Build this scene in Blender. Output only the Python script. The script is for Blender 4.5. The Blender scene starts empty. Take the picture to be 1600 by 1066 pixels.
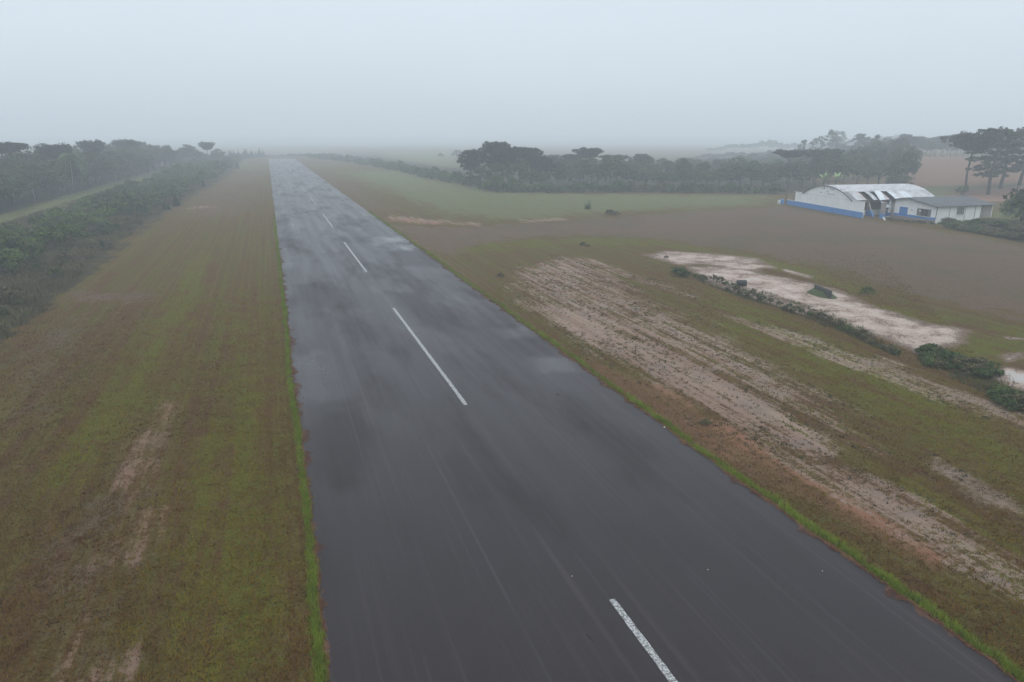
import bpy, math, random
import numpy as np
from mathutils import Vector

# ------------------------------------------------------------------ camera, sky, sun, exposure
SC = bpy.context.scene
COL = SC.collection
F, HC = 1067.0, 19.3                       # focal length in photo pixels, camera height (m)
PITCH = math.atan((533 - 215) / F)
YAW = math.radians(19.07)                  # heading, to the right of the runway axis (+Y)

cam_d = bpy.data.cameras.new('camera')
cam = bpy.data.objects.new('camera', cam_d)
COL.objects.link(cam)
cam.location = (0, 0, HC)
cam.rotation_euler = (math.pi / 2 - PITCH, 0, -YAW)
cam_d.sensor_width = 36
cam_d.lens = F / 1600 * 36
cam_d.clip_end = 12000
SC.camera = cam

SUN_EL, SUN_AZ = math.radians(62), math.radians(200)
world = bpy.data.worlds.new('World')
SC.world = world
world.use_nodes = True
wn = world.node_tree
wn.nodes.clear()
w_out = wn.nodes.new('ShaderNodeOutputWorld')
w_mix = wn.nodes.new('ShaderNodeMixShader')
w_sky = wn.nodes.new('ShaderNodeTexSky')
w_sky.sky_type = 'NISHITA'
w_sky.sun_disc = False
w_sky.sun_elevation = SUN_EL
w_sky.sun_rotation = SUN_AZ
w_sky.dust_density = 4
w_b1 = wn.nodes.new('ShaderNodeBackground')
w_b1.inputs['Strength'].default_value = 0.08
w_b2 = wn.nodes.new('ShaderNodeBackground')           # the unbroken cloud deck
w_tc = wn.nodes.new('ShaderNodeTexCoord')
w_sep = wn.nodes.new('ShaderNodeSeparateXYZ')
w_rmp = wn.nodes.new('ShaderNodeValToRGB')
w_noise = wn.nodes.new('ShaderNodeTexNoise')
w_noise.inputs['Scale'].default_value = 2.2
w_noise.inputs['Detail'].default_value = 3
w_map = wn.nodes.new('ShaderNodeMapping')
w_map.inputs['Scale'].default_value = (1, 1, 3.5)
w_mul = wn.nodes.new('ShaderNodeMath'); w_mul.operation = 'MULTIPLY_ADD'
w_mul.inputs[1].default_value = 0.10
w_mul.inputs[2].default_value = 0.95
L = wn.links.new
L(w_tc.outputs['Generated'], w_sep.inputs[0])
L(w_tc.outputs['Generated'], w_map.inputs[0])
L(w_map.outputs[0], w_noise.inputs['Vector'])
L(w_noise.outputs['Fac'], w_mul.inputs[0])
L(w_sep.outputs['Z'], w_rmp.inputs[0])
L(w_rmp.outputs[0], w_b2.inputs['Color'])
L(w_mul.outputs[0], w_b2.inputs['Strength'])
cr = w_rmp.color_ramp
cr.elements[0].position = 0.0; cr.elements[0].color = (0.485, 0.56, 0.62, 1)
cr.elements[1].position = 1.0; cr.elements[1].color = (1.16, 1.28, 1.40, 1)
e = cr.elements.new(0.12); e.color = (0.58, 0.655, 0.72, 1)
e = cr.elements.new(0.26); e.color = (0.645, 0.72, 0.79, 1)
L(w_sky.outputs[0], w_b1.inputs['Color'])
w_mix.inputs[0].default_value = 0.93
L(w_b1.outputs[0], w_mix.inputs[1])
L(w_b2.outputs[0], w_mix.inputs[2])
L(w_mix.outputs[0], w_out.inputs['Surface'])

sun_d = bpy.data.lights.new('sun', 'SUN')
sun_d.energy = 0.5
sun_d.angle = math.radians(40)
sun_d.color = (1.0, 0.97, 0.93)
sun = bpy.data.objects.new('sun', sun_d)
COL.objects.link(sun)
sd = Vector((math.sin(SUN_AZ) * math.cos(SUN_EL), math.cos(SUN_AZ) * math.cos(SUN_EL), math.sin(SUN_EL)))
sun.rotation_euler = sd.to_track_quat('Z', 'Y').to_euler()

vs = SC.view_settings
vs.view_transform = 'Standard'; vs.look = 'None'; vs.exposure = 0.36; vs.gamma = 1.0
vs.use_curve_mapping = False
cy = SC.cycles
cy.use_denoising = True
cy.max_bounces = 6; cy.diffuse_bounces = 3; cy.glossy_bounces = 2; cy.volume_bounces = 2
cy.transparent_max_bounces = 8
cy.use_adaptive_sampling = True
cy.adaptive_threshold = 0.01

RNG = np.random.default_rng(7)
random.seed(7)

# ------------------------------------------------------------------ helpers
def G(px, py, z=0.0):
    """where the sight line through a photo pixel meets height z"""
    x = (px - 800) / F; y = (533 - py) / F
    fw = math.cos(PITCH) + y * math.sin(PITCH); up = -math.sin(PITCH) + y * math.cos(PITCH)
    t = (z - HC) / up
    a = x * t; b = fw * t
    return (a * math.cos(YAW) + b * math.sin(YAW), -a * math.sin(YAW) + b * math.cos(YAW))

def tag(o, label=None, cat=None, group=None, kind=None):
    if label: o['label'] = label
    if cat: o['category'] = cat
    if group: o['group'] = group
    if kind: o['kind'] = kind
    return o

def mesh(name, V, Fc, mats=(), tone=None, midx=None, smooth=False, attrs=None):
    """V (n,3); Fc (m,3|4) array or list of such arrays"""
    me = bpy.data.meshes.new(name)
    V = np.asarray(V, dtype=np.float32)
    if isinstance(Fc, np.ndarray): Fc = [Fc]
    Fc = [np.asarray(f, dtype=np.int32) for f in Fc if len(f)]
    nl = sum(f.size for f in Fc); nf = sum(len(f) for f in Fc)
    me.vertices.add(len(V)); me.vertices.foreach_set('co', V.ravel())
    me.loops.add(nl); me.polygons.add(nf)
    li = np.concatenate([f.ravel() for f in Fc])
    me.loops.foreach_set('vertex_index', li)
    st = []; k = 0
    for f in Fc:
        st.append(k + np.arange(len(f)) * f.shape[1]); k += f.size
    me.polygons.foreach_set('loop_start', np.concatenate(st).astype(np.int32))
    if midx is not None: me.polygons.foreach_set('material_index', np.asarray(midx, dtype=np.int32))
    me.polygons.foreach_set('use_smooth', np.full(nf, bool(smooth)))
    if tone is not None:
        a = me.attributes.new('tone', 'FLOAT', 'POINT'); a.data.foreach_set('value', np.asarray(tone, dtype=np.float32))
    for k, v in (attrs or {}).items():
        a = me.attributes.new(k, 'FLOAT', 'POINT'); a.data.foreach_set('value', np.asarray(v, dtype=np.float32))
    for m in mats: me.materials.append(m)
    me.update(calc_edges=True)
    me.validate()
    return me

def put(name, me, parent=None, loc=(0, 0, 0), rz=0.0, sc=1.0):
    o = bpy.data.objects.new(name, me)
    COL.objects.link(o)
    o.parent = parent
    o.location = loc; o.rotation_euler = (0, 0, rz)
    o.scale = (sc, sc, sc) if not isinstance(sc, tuple) else sc
    return o

class MB:
    """collects vertices and quads/tris for one part"""
    def __init__(s): s.V = []; s.Q = []; s.T = []; s.mq = []; s.mt = []; s.n = 0
    def add(s, V, Q=(), T=(), m=0):
        for q in Q: s.Q.append([i + s.n for i in q]); s.mq.append(m)
        for t in T: s.T.append([i + s.n for i in t]); s.mt.append(m)
        s.V += [tuple(v) for v in V]; s.n = len(s.V)
        return s
    def hexa(s, p, m=0):           # p: 8 points, bottom ring then top ring
        return s.add(p, [(0, 3, 2, 1), (4, 5, 6, 7), (0, 1, 5, 4), (1, 2, 6, 5), (2, 3, 7, 6), (3, 0, 4, 7)], m=m)
    def tube(s, pts, rad, n=7, m=0, cap=True):
        pts = [Vector(p) for p in pts]
        base = s.n; V = []
        for i, p in enumerate(pts):
            d = (pts[min(i + 1, len(pts) - 1)] - pts[max(i - 1, 0)]).normalized()
            a = d.cross(Vector((0.3, 1, 0.1))).normalized() if abs(d.y) < .95 else d.cross(Vector((1, 0, 0))).normalized()
            b = d.cross(a)
            for k in range(n):
                t = 2 * math.pi * k / n
                V.append(p + (a * math.cos(t) + b * math.sin(t)) * rad[i])
        Q = [(i * n + k, i * n + (k + 1) % n, (i + 1) * n + (k + 1) % n, (i + 1) * n + k) for i in range(len(pts) - 1) for k in range(n)]
        T = []
        if cap:
            V.append(pts[0]); V.append(pts[-1]); c0 = len(V) - 2; c1 = len(V) - 1; o = (len(pts) - 1) * n
            for k in range(n):
                T.append((c0, (k + 1) % n, k)); T.append((c1, o + k, o + (k + 1) % n))
        return s.add(V, Q, T, m)
    def mesh(s, name, mats, smooth=False):
        fs = []; mi = []
        if s.Q: fs.append(np.array(s.Q)); mi += s.mq
        if s.T: fs.append(np.array(s.T)); mi += s.mt
        return mesh(name, np.array(s.V), fs, mats, midx=mi, smooth=smooth)
    def build(s, name, mats, parent=None, smooth=False, loc=(0, 0, 0), rz=0):
        if not isinstance(mats, (list, tuple)): mats = [mats]
        return put(name, s.mesh(name, mats, smooth), parent, loc, rz)

def vnoise(x, y, seed=0):
    """smooth value noise, 0..1"""
    x = np.asarray(x, float); y = np.asarray(y, float)
    xi = np.floor(x).astype(np.int64); yi = np.floor(y).astype(np.int64)
    fx = x - xi; fy = y - yi
    fx = fx * fx * (3 - 2 * fx); fy = fy * fy * (3 - 2 * fy)
    def h(a, b):
        n = (a * 374761393 + b * 668265263 + seed * 1274126177) & 0xffffffff
        n = ((n ^ (n >> 13)) * 1274126177) & 0xffffffff
        return ((n ^ (n >> 16)) & 0xffff) / 65535.0
    return (h(xi, yi) * (1 - fx) + h(xi + 1, yi) * fx) * (1 - fy) + (h(xi, yi + 1) * (1 - fx) + h(xi + 1, yi + 1) * fx) * fy

def fbm(x, y, seed=0, o=4):
    v = 0; a = .5; t = 0
    for k in range(o):
        v = v + a * vnoise(x * 2 ** k, y * 2 ** k, seed + k); t += a; a *= .5
    return v / t

def sstep(a, b, x):
    t = np.clip((x - a) / (b - a), 0, 1)
    return t * t * (3 - 2 * t)

def sdist(X, Y, poly):
    """signed distance to a ground polygon, positive inside"""
    P = np.array(poly, float)
    d2 = np.full(X.shape, 1e18); ins = np.zeros(X.shape, bool)
    for i in range(len(P)):
        a = P[i]; b = P[(i + 1) % len(P)]
        e = b - a; L2 = max(e @ e, 1e-9)
        t = np.clip(((X - a[0]) * e[0] + (Y - a[1]) * e[1]) / L2, 0, 1)
        dx = X - a[0] - t * e[0]; dy = Y - a[1] - t * e[1]
        d2 = np.minimum(d2, dx * dx + dy * dy)
        c = ((a[1] > Y) != (b[1] > Y))
        with np.errstate(divide='ignore', invalid='ignore'):
            xx = (b[0] - a[0]) * (Y - a[1]) / (b[1] - a[1] if b[1] != a[1] else 1e-9) + a[0]
        ins ^= c & (X < xx)
    d = np.sqrt(d2)
    return np.where(ins, d, -d)

# ------------------------------------------------------------------ materials
def newmat(name):
    m = bpy.data.materials.new(name); m.use_nodes = True
    nt = m.node_tree
    return m, nt, nt.nodes['Principled BSDF'], nt.links.new

def N(nt, t, **kw):
    n = nt.nodes.new(t)
    for k, v in kw.items(): setattr(n, k, v)
    return n

def noise(nt, vec, scale, detail=4, rough=.55, sc=(1, 1, 1), dist=0):
    mp = N(nt, 'ShaderNodeMapping'); mp.inputs['Scale'].default_value = sc
    nt.links.new(vec, mp.inputs[0])
    n = N(nt, 'ShaderNodeTexNoise'); n.inputs['Scale'].default_value = scale
    n.inputs['Detail'].default_value = detail; n.inputs['Roughness'].default_value = rough
    n.inputs['Distortion'].default_value = dist
    nt.links.new(mp.outputs[0], n.inputs['Vector'])
    return n.outputs['Fac']

def math_(nt, op, a, b=None, c=None, clamp=False):
    n = N(nt, 'ShaderNodeMath', operation=op); n.use_clamp = clamp
    for i, v in enumerate((a, b, c)):
        if v is None: continue
        if isinstance(v, (int, float)): n.inputs[i].default_value = v
        else: nt.links.new(v, n.inputs[i])
    return n.outputs[0]

def mrange(nt, v, a, b, c=0.0, d=1.0, smooth=True):
    n = N(nt, 'ShaderNodeMapRange', interpolation_type='SMOOTHSTEP' if smooth else 'LINEAR')
    nt.links.new(v, n.inputs['Value'])
    for k, x in zip(('From Min', 'From Max', 'To Min', 'To Max'), (a, b, c, d)): n.inputs[k].default_value = x
    return n.outputs[0]

def mixc(nt, f, a, b, mode='MIX'):
    n = N(nt, 'ShaderNodeMix', data_type='RGBA', blend_type=mode)
    for i, v in ((0, f), (6, a), (7, b)):
        if isinstance(v, (int, float)): n.inputs[i].default_value = v
        elif isinstance(v, tuple): n.inputs[i].default_value = v + (1,) if len(v) == 3 else v
        else: nt.links.new(v, n.inputs[i])
    return n.outputs[2]

def attr(nt, name):
    n = N(nt, 'ShaderNodeAttribute', attribute_name=name)
    return n.outputs['Fac']

def bump(nt, bs, h, s, d=0.05):
    b = N(nt, 'ShaderNodeBump'); b.inputs['Strength'].default_value = s; b.inputs['Distance'].default_value = d
    nt.links.new(h, b.inputs['Height']); nt.links.new(b.outputs[0], bs.inputs['Normal'])

def foliage_mat(name, dark, mid, light, rough=.6, vary=.25):
    m, nt, bs, L = newmat(name)
    t = attr(nt, 'tone')
    oi = N(nt, 'ShaderNodeObjectInfo')
    tt = math_(nt, 'ADD', t, math_(nt, 'MULTIPLY_ADD', oi.outputs['Random'], vary, -vary / 2), clamp=True)
    r = N(nt, 'ShaderNodeValToRGB'); L(tt, r.inputs[0])
    r.color_ramp.elements[0].color = dark + (1,); r.color_ramp.elements[1].color = light + (1,)
    e = r.color_ramp.elements.new(.5); e.color = mid + (1,)
    L(r.outputs[0], bs.inputs['Base Color'])
    bs.inputs['Roughness'].default_value = rough
    bs.inputs['Specular IOR Level'].default_value = .08
    return m

def plain_mat(name, c1, c2, scale=3, rough=.7, sc=(1, 1, 1), bumps=.2, spec=.4, lo=.35, hi=.7):
    m, nt, bs, L = newmat(name)
    tc = N(nt, 'ShaderNodeTexCoord').outputs['Object']
    f = noise(nt, tc, scale, 6, .6, sc)
    L(mixc(nt, mrange(nt, f, lo, hi), c1, c2), bs.inputs['Base Color'])
    bs.inputs['Roughness'].default_value = rough
    bs.inputs['Specular IOR Level'].default_value = spec
    if bumps: bump(nt, bs, f, bumps)
    return m

M = {}
M['leaf_forest'] = foliage_mat('leaf_forest', (.016, .024, .013), (.040, .058, .024), (.088, .115, .040))
M['leaf_warm'] = foliage_mat('leaf_warm', (.026, .028, .014), (.058, .062, .026), (.105, .11, .042))
M['leaf_shrub'] = foliage_mat('leaf_shrub', (.016, .024, .010), (.044, .064, .018), (.10, .145, .034))
M['leaf_bright'] = foliage_mat('leaf_bright', (.022, .036, .012), (.062, .10, .022), (.135, .21, .042))
M['leaf_olive'] = foliage_mat('leaf_olive', (.034, .030, .016), (.082, .072, .034), (.15, .135, .062))
M['leaf_pine'] = foliage_mat('leaf_pine', (.012, .018, .012), (.026, .038, .022), (.052, .07, .036))
M['leaf_conifer'] = foliage_mat('leaf_conifer', (.012, .026, .016), (.022, .045, .025), (.04, .08, .04))
M['leaf_palm'] = foliage_mat('leaf_palm', (.03, .05, .03), (.07, .10, .05), (.14, .18, .08))
M['leaf_banana'] = foliage_mat('leaf_banana', (.12, .18, .07), (.22, .32, .13), (.34, .45, .22))
M['grass_green'] = foliage_mat('grass_green', (.06, .075, .008), (.125, .165, .014), (.21, .27, .03))
M['grass_mown'] = foliage_mat('grass_mown', (.085, .036, .010), (.145, .092, .013), (.185, .19, .016))
M['grass_dry'] = foliage_mat('grass_dry', (.05, .035, .02), (.10, .07, .04), (.17, .13, .07))
M['dead_grass'] = foliage_mat('dead_grass', (.07, .03, .018), (.16, .075, .042), (.24, .15, .08))
M['bark'] = plain_mat('bark', (.035, .03, .026), (.08, .07, .06), 4, .9, (1, 1, .3))
M['bark_pale'] = plain_mat('bark_pale', (.14, .13, .12), (.26, .25, .23), 4, .9, (1, 1, .3))

# ------------------------------------------------------------------ ground: masks laid out on the field
def px(pts, z=0): return [G(a, b, z) for a, b in pts]

TOE = [(149, 116.5), (142, 104), (136, 91), (128, 62), (120, 20), (260, 10), (330, 140), (205, 136), (172, 119.2), (150, 119.8)]
def height(X, Y):
    h = np.zeros(np.shape(X))
    d = sdist(X, Y, TOE)
    h = h + 1.7 * sstep(0, 5.5, d)
    # the land rolls away from the runway and rises to wooded hills in the mist
    r = np.hypot(X, Y)
    h = h + 30 * sstep(1900, 4300, r) * (.35 + 1.0 * fbm(X / 600, Y / 600, 5))
    h = h - 2.5 * sstep(740, 900, Y) * sstep(120, 40, abs(X - 12)) * sstep(1500, 1100, r)
    h = h + (fbm(X / 40, Y / 40, 9) - .5) * .5 * sstep(35, 60, np.abs(X - 12.4)) * sstep(500, 350, Y)* (1 - sstep(90, 110, X))
    phi = np.degrees(np.arctan2(X, np.maximum(Y, 1)))
    h = h + 7.5 * sstep(270, 470, r) * sstep(41, 48, phi)
    dit = sdist(X, Y, DITCH)
    h = h - .35 * sstep(-.8, .4, dit)
    return h

DITCH = px([(1050, 424), (1180, 458), (1290, 494), (1400, 548), (1405, 556), (1290, 500), (1180, 464), (1050, 430)])

MASKS = {
 'sand': [
  (px([(800, 425), (860, 400), (900, 402), (960, 425), (1040, 475), (1200, 560), (1330, 640), (1400, 690), (1330, 700), (1210, 640), (1240, 700), (1380, 790), (1560, 900), (1600, 925), (1540, 925), (1380, 850), (1230, 760), (1100, 670), (960, 580), (880, 520), (800, 470)]), 3.4, .70),
  (px([(870, 470), (1010, 530), (1180, 620), (1320, 700), (1290, 730), (1140, 660), (960, 560), (880, 510)]), 1.6, 1.1),
  (px([(1180, 690), (1330, 730), (1480, 800), (1640, 900), (1640, 960), (1500, 900), (1330, 820)]), 1.6, .85),
  (px([(1080, 474), (1250, 520), (1420, 585), (1640, 668), (1640, 690), (1440, 618), (1240, 540)]), 1.2, .78),
  (px([(1330, 560), (1400, 550), (1470, 596), (1600, 650), (1600, 672), (1430, 605)]), 1.2, .7),
  (px([(1370, 560), (1400, 558), (1418, 582), (1395, 580)]), .8, .9),
  (px([(1450, 700), (1600, 800), (1600, 830), (1440, 720)]), .8, .62),
  (px([(585, 338), (640, 338), (740, 348), (760, 352), (640, 350)]), 4.5, .85),
  (px([(810, 343), (880, 340), (890, 345), (820, 348)]), 3.0, .85),
  (px([(900, 430), (960, 424), (1010, 455), (980, 458)]), 1.5, .55),
  (px([(880, 400), (930, 404), (1090, 462), (1080, 468), (960, 430)]), 1.0, .6),
  (px([(290, 323), (330, 321), (345, 325), (290, 327)]), 1.5, .75),
  (px([(690, 210), (740, 212), (740, 214)]), .1, 0),
  (px([(253, 628), (290, 628), (262, 700), (236, 765), (168, 768), (205, 690)]), .8, .7),
  (px([(212, 798), (262, 790), (232, 880), (190, 890)]), .7, .8),
  (px([(150, 850), (176, 850), (120, 985), (92, 1080), (66, 1080), (110, 960)]), .6, .8),
  (px([(180, 1000), (246, 985), (238, 1080), (120, 1080)]), .7, .7),
  (px([(258, 640), (262, 640), (92, 1085), (84, 1085)]), .22, .8),
  (px([(240, 975), (246, 975), (231, 1085), (224, 1085)]), .22, .85),
  (px([(50, 660), (70, 640), (30, 760), (10, 770)]), .6, .55),
  (px([(0, 640), (35, 590), (15, 680), (0, 690)]), .6, .55),
 ],
 'wet': [
  (px([(1005, 400), (1040, 393), (1110, 396), (1180, 404), (1205, 418), (1180, 424), (1100, 412), (1060, 414)]), 1.4, .85),
  (px([(1075, 416), (1150, 420), (1230, 436), (1300, 452), (1360, 480), (1440, 506), (1500, 516), (1490, 530), (1440, 556), (1395, 535), (1290, 488), (1190, 460), (1110, 440)]), 1.3, .95),
  (px([(1165, 455), (1200, 462), (1262, 482), (1255, 488), (1190, 468)]), .7, 1.1),
  (px([(1548, 582), (1580, 576), (1650, 590), (1650, 622), (1590, 606), (1556, 592)]), .5, 1.25),
  (px([(1570, 527), (1600, 529), (1600, 531), (1575, 530)]), .35, .9),
  (px([(1560, 555), (1600, 550), (1600, 560), (1575, 566)]), .5, .62),
  (px([(1225, 420), (1270, 432), (1265, 436), (1225, 424)]), .6, .7),
  (px([(1460, 722), (1500, 735), (1575, 778), (1585, 795), (1530, 790), (1485, 755)]), .8, .52),
 ],
 'orange': [
  (px([(920, 560), (1020, 600), (1130, 655), (1240, 735), (1350, 800), (1480, 875), (1460, 890), (1320, 825), (1190, 755), (1080, 685), (950, 600)]), 1.2, 1.1),
  (px([(590, 340), (640, 342), (740, 352), (640, 352)]), 4, .75),
  (px([(770, 356), (800, 362), (830, 374), (800, 373)]), 2, .6),
  (px([(200, 720), (250, 700), (190, 900), (150, 1000), (110, 1000)]), 1, .5),
  (px([(1405, 247), (1660, 247), (1660, 267), (1400, 269)], 6.5), 10, 1.3),
  (px([(1470, 300), (1540, 292), (1600, 292), (1600, 310), (1480, 312)]), 6, .8),
  (px([(0, 600), (60, 560), (20, 720), (0, 740)]), 2, .5),
 ],
 'brown': [
  (px([(612, 352), (700, 356), (840, 350), (960, 340), (1215, 322), (1345, 343), (1480, 362), (1620, 388), (1720, 420), (1720, 520), (1600, 500), (1500, 482), (1400, 448), (1290, 420), (1190, 398), (1020, 372), (900, 368), (820, 372), (740, 384), (700, 398), (650, 384)]), 5, 1.0),
  (px([(0, 560), (200, 440), (120, 560), (60, 680), (0, 730)]), 3, .6),
  (px([(290, 640), (250, 800), (260, 1080), (0, 1080), (0, 900), (120, 760), (200, 660)]), 2, .5),
  (px([(330, 280), (385, 262), (420, 262), (424, 330), (380, 340), (260, 345), (230, 330)]), 8, .55),
  (px([(90, 452), (240, 458), (230, 472), (80, 475)]), 3, .9),
  (px([(480, 258), (560, 290), (640, 330), (560, 330), (500, 285)]), 8, .6),
 ],
 'green': [
  (px([(335, 395), (300, 395), (215, 530), (120, 660), (30, 790), (90, 790), (190, 690), (250, 600), (300, 500)]), 2.2, .85),
  (px([(290, 690), (420, 560), (455, 620), (490, 1080), (270, 1080), (262, 860)]), 1.6, .62),
  (px([(300, 440), (430, 430), (450, 560), (380, 640), (230, 640)]), 3, .45),
  (px([(640, 268), (700, 285), (860, 302), (1210, 306), (1200, 322), (960, 334), (840, 345), (700, 340), (560, 290), (500, 262)]), 10, .75),
  (px([(700, 392), (760, 378), (900, 370), (1030, 374), (1190, 400), (1300, 424), (1400, 470), (1350, 470), (1230, 428), (1120, 398), (1010, 388), (880, 384), (760, 396)]), 2.0, .6),
  (px([(1090, 440), (1240, 500), (1450, 590), (1640, 700), (1640, 830), (1480, 720), (1300, 610), (1130, 520)]), 2.0, .68),
  (px([(1160, 610), (1210, 640), (1280, 690), (1250, 690), (1170, 640)]), 1, .7),
  (px([(1300, 470), (1420, 480), (1500, 500), (1480, 512), (1400, 494)]), 1.5, .75),
  (px([(1450, 545), (1540, 510), (1640, 510), (1640, 560), (1560, 570), (1500, 560)]), 2, .7),
  (px([(1400, 730), (1520, 800), (1640, 870), (1640, 1000), (1540, 920), (1400, 800)]), 1.5, .6),
  (px([(1180, 404), (1280, 424), (1320, 440), (1250, 434), (1180, 416)]), 1.2, .8),
  (px([(1463, 340), (1560, 325), (1700, 325), (1700, 356), (1580, 352), (1480, 350)], 1.2), 3, 1.0),
  (px([(1405, 270), (1640, 270), (1640, 290), (1560, 293), (1400, 303)], 2.5), 10, 1.2),
  (px([(600, 237), (720, 237), (735, 262), (600, 262)]), 25, .7),
  ([(-70, 190), (-48, 190), (-48, 700), (-68, 700)], 3, 1.0),
  (px([(345, 384), (440, 384), (440, 540), (380, 540)]), 3, .35),
 ],
 'meadow': [
  (px([(640, 268), (700, 285), (860, 302), (1210, 305), (1200, 321), (960, 333), (840, 344), (700, 338), (600, 300), (530, 268)]), 10, .85),
  (px([(1405, 270), (1640, 270), (1640, 290), (1560, 293), (1400, 303)], 2.5), 10, 1.2),
  (px([(600, 237), (720, 237), (735, 262), (600, 262)]), 25, 1.0),
  ([(-70, 190), (-52, 190), (-52, 700), (-68, 700)], 2, .6),
  (px([(1463, 340), (1560, 325), (1700, 325), (1700, 356), (1580, 352), (1480, 350)], 1.2), 3, .8),
  (px([(335, 258), (380, 252), (420, 254), (420, 268), (330, 266)]), 14, .6),
 ],
 'redfield': [
  (px([(1405, 247), (1660, 247), (1660, 267), (1400, 269)], 6.5), 10, 1.3),
  (px([(1480, 302), (1540, 294), (1640, 292), (1640, 308), (1500, 312)], 1), 4, .8),
  (px([(590, 340), (640, 342), (740, 352), (640, 352)]), 4, .5),
 ],
 'scrub': [
  ([(-62, 40), (-27, 60), (-26, 100), (-27.5, 150), (-26, 230), (-23, 320), (-20, 420), (-20, 700), (-52, 700), (-50, 190), (-54, 150), (-90, 140)], 3, 1.0),
  ([(-68, 180), (-66, 700), (-300, 760), (-300, 140)], 3, 1.0),
  (px([(1050, 418), (1180, 452), (1290, 488), (1410, 545), (1400, 556), (1280, 506), (1150, 462)]), .7, .9),
  (px([(1435, 555), (1520, 560), (1600, 605), (1640, 640), (1560, 618), (1480, 590)]), 1, .9),
  (px([(1470, 352), (1490, 350), (1640, 358), (1640, 388), (1560, 372)], 0), 2, .9),
  (px([(480, 246), (560, 252), (700, 284), (800, 299), (1215, 303), (1300, 300), (1200, 262), (800, 262), (700, 262), (560, 240)]), 8, 1.0),
 ],
}

WIDE = {'wet': 1.7, 'sand': 1.5, 'brown': 1.6, 'green': 1.8}
def masks_at(X, Y):
    out = {}
    for k, lst in MASKS.items():
        m = np.zeros(X.shape)
        for poly, w, amp in lst:
            P = np.array(poly)
            sel = (X > P[:, 0].min() - 3 * w) & (X < P[:, 0].max() + 3 * w) & (Y > P[:, 1].min() - 3 * w) & (Y < P[:, 1].max() + 3 * w)
            if not sel.any(): continue
            v = np.zeros(X.shape); w2 = w * WIDE.get(k, 1.4); v[sel] = amp * sstep(-w2, w2, sdist(X[sel], Y[sel], poly) + w * .9 * (fbm(X[sel] / 2.2, Y[sel] / 5, 40) - .5) * 2)
            m = np.maximum(m, v)
        out[k] = m
    return out

def axis(segs):
    a = [segs[0][0]]
    for s, e, st in segs:
        n = max(1, round((e - s) / st)); a += list(s + (e - s) * (np.arange(n) + 1) / n)
    return np.array(a)
gx = axis([(-5200, -2600, 260), (-2600, -600, 100), (-600, -140, 20), (-140, -40, 2.5), (-40, 0, .6), (0, 24, 4), (24, 82, .5), (82, 190, 1.6), (190, 600, 15), (600, 2600, 100), (2600, 5200, 260)])
gy = axis([(-600, -20, 60), (-20, 8, 4), (8, 90, .5), (90, 170, 1.2), (170, 420, 4), (420, 900, 12), (900, 2900, 70), (2900, 5400, 250)])
GX, GY = np.meshgrid(gx, gy)
GZ = height(GX, GY)
nx, ny = len(gx), len(gy)
ii = np.arange(ny - 1)[:, None] * nx + np.arange(nx - 1)[None, :]
quads = np.stack([ii, ii + 1, ii + nx + 1, ii + nx], -1).reshape(-1, 4)
mk = masks_at(GX.ravel(), GY.ravel())
ground_me = mesh('ground', np.stack([GX, GY, GZ], -1).reshape(-1, 3), quads, smooth=True, attrs={'m_' + k: v for k, v in mk.items()})

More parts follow.
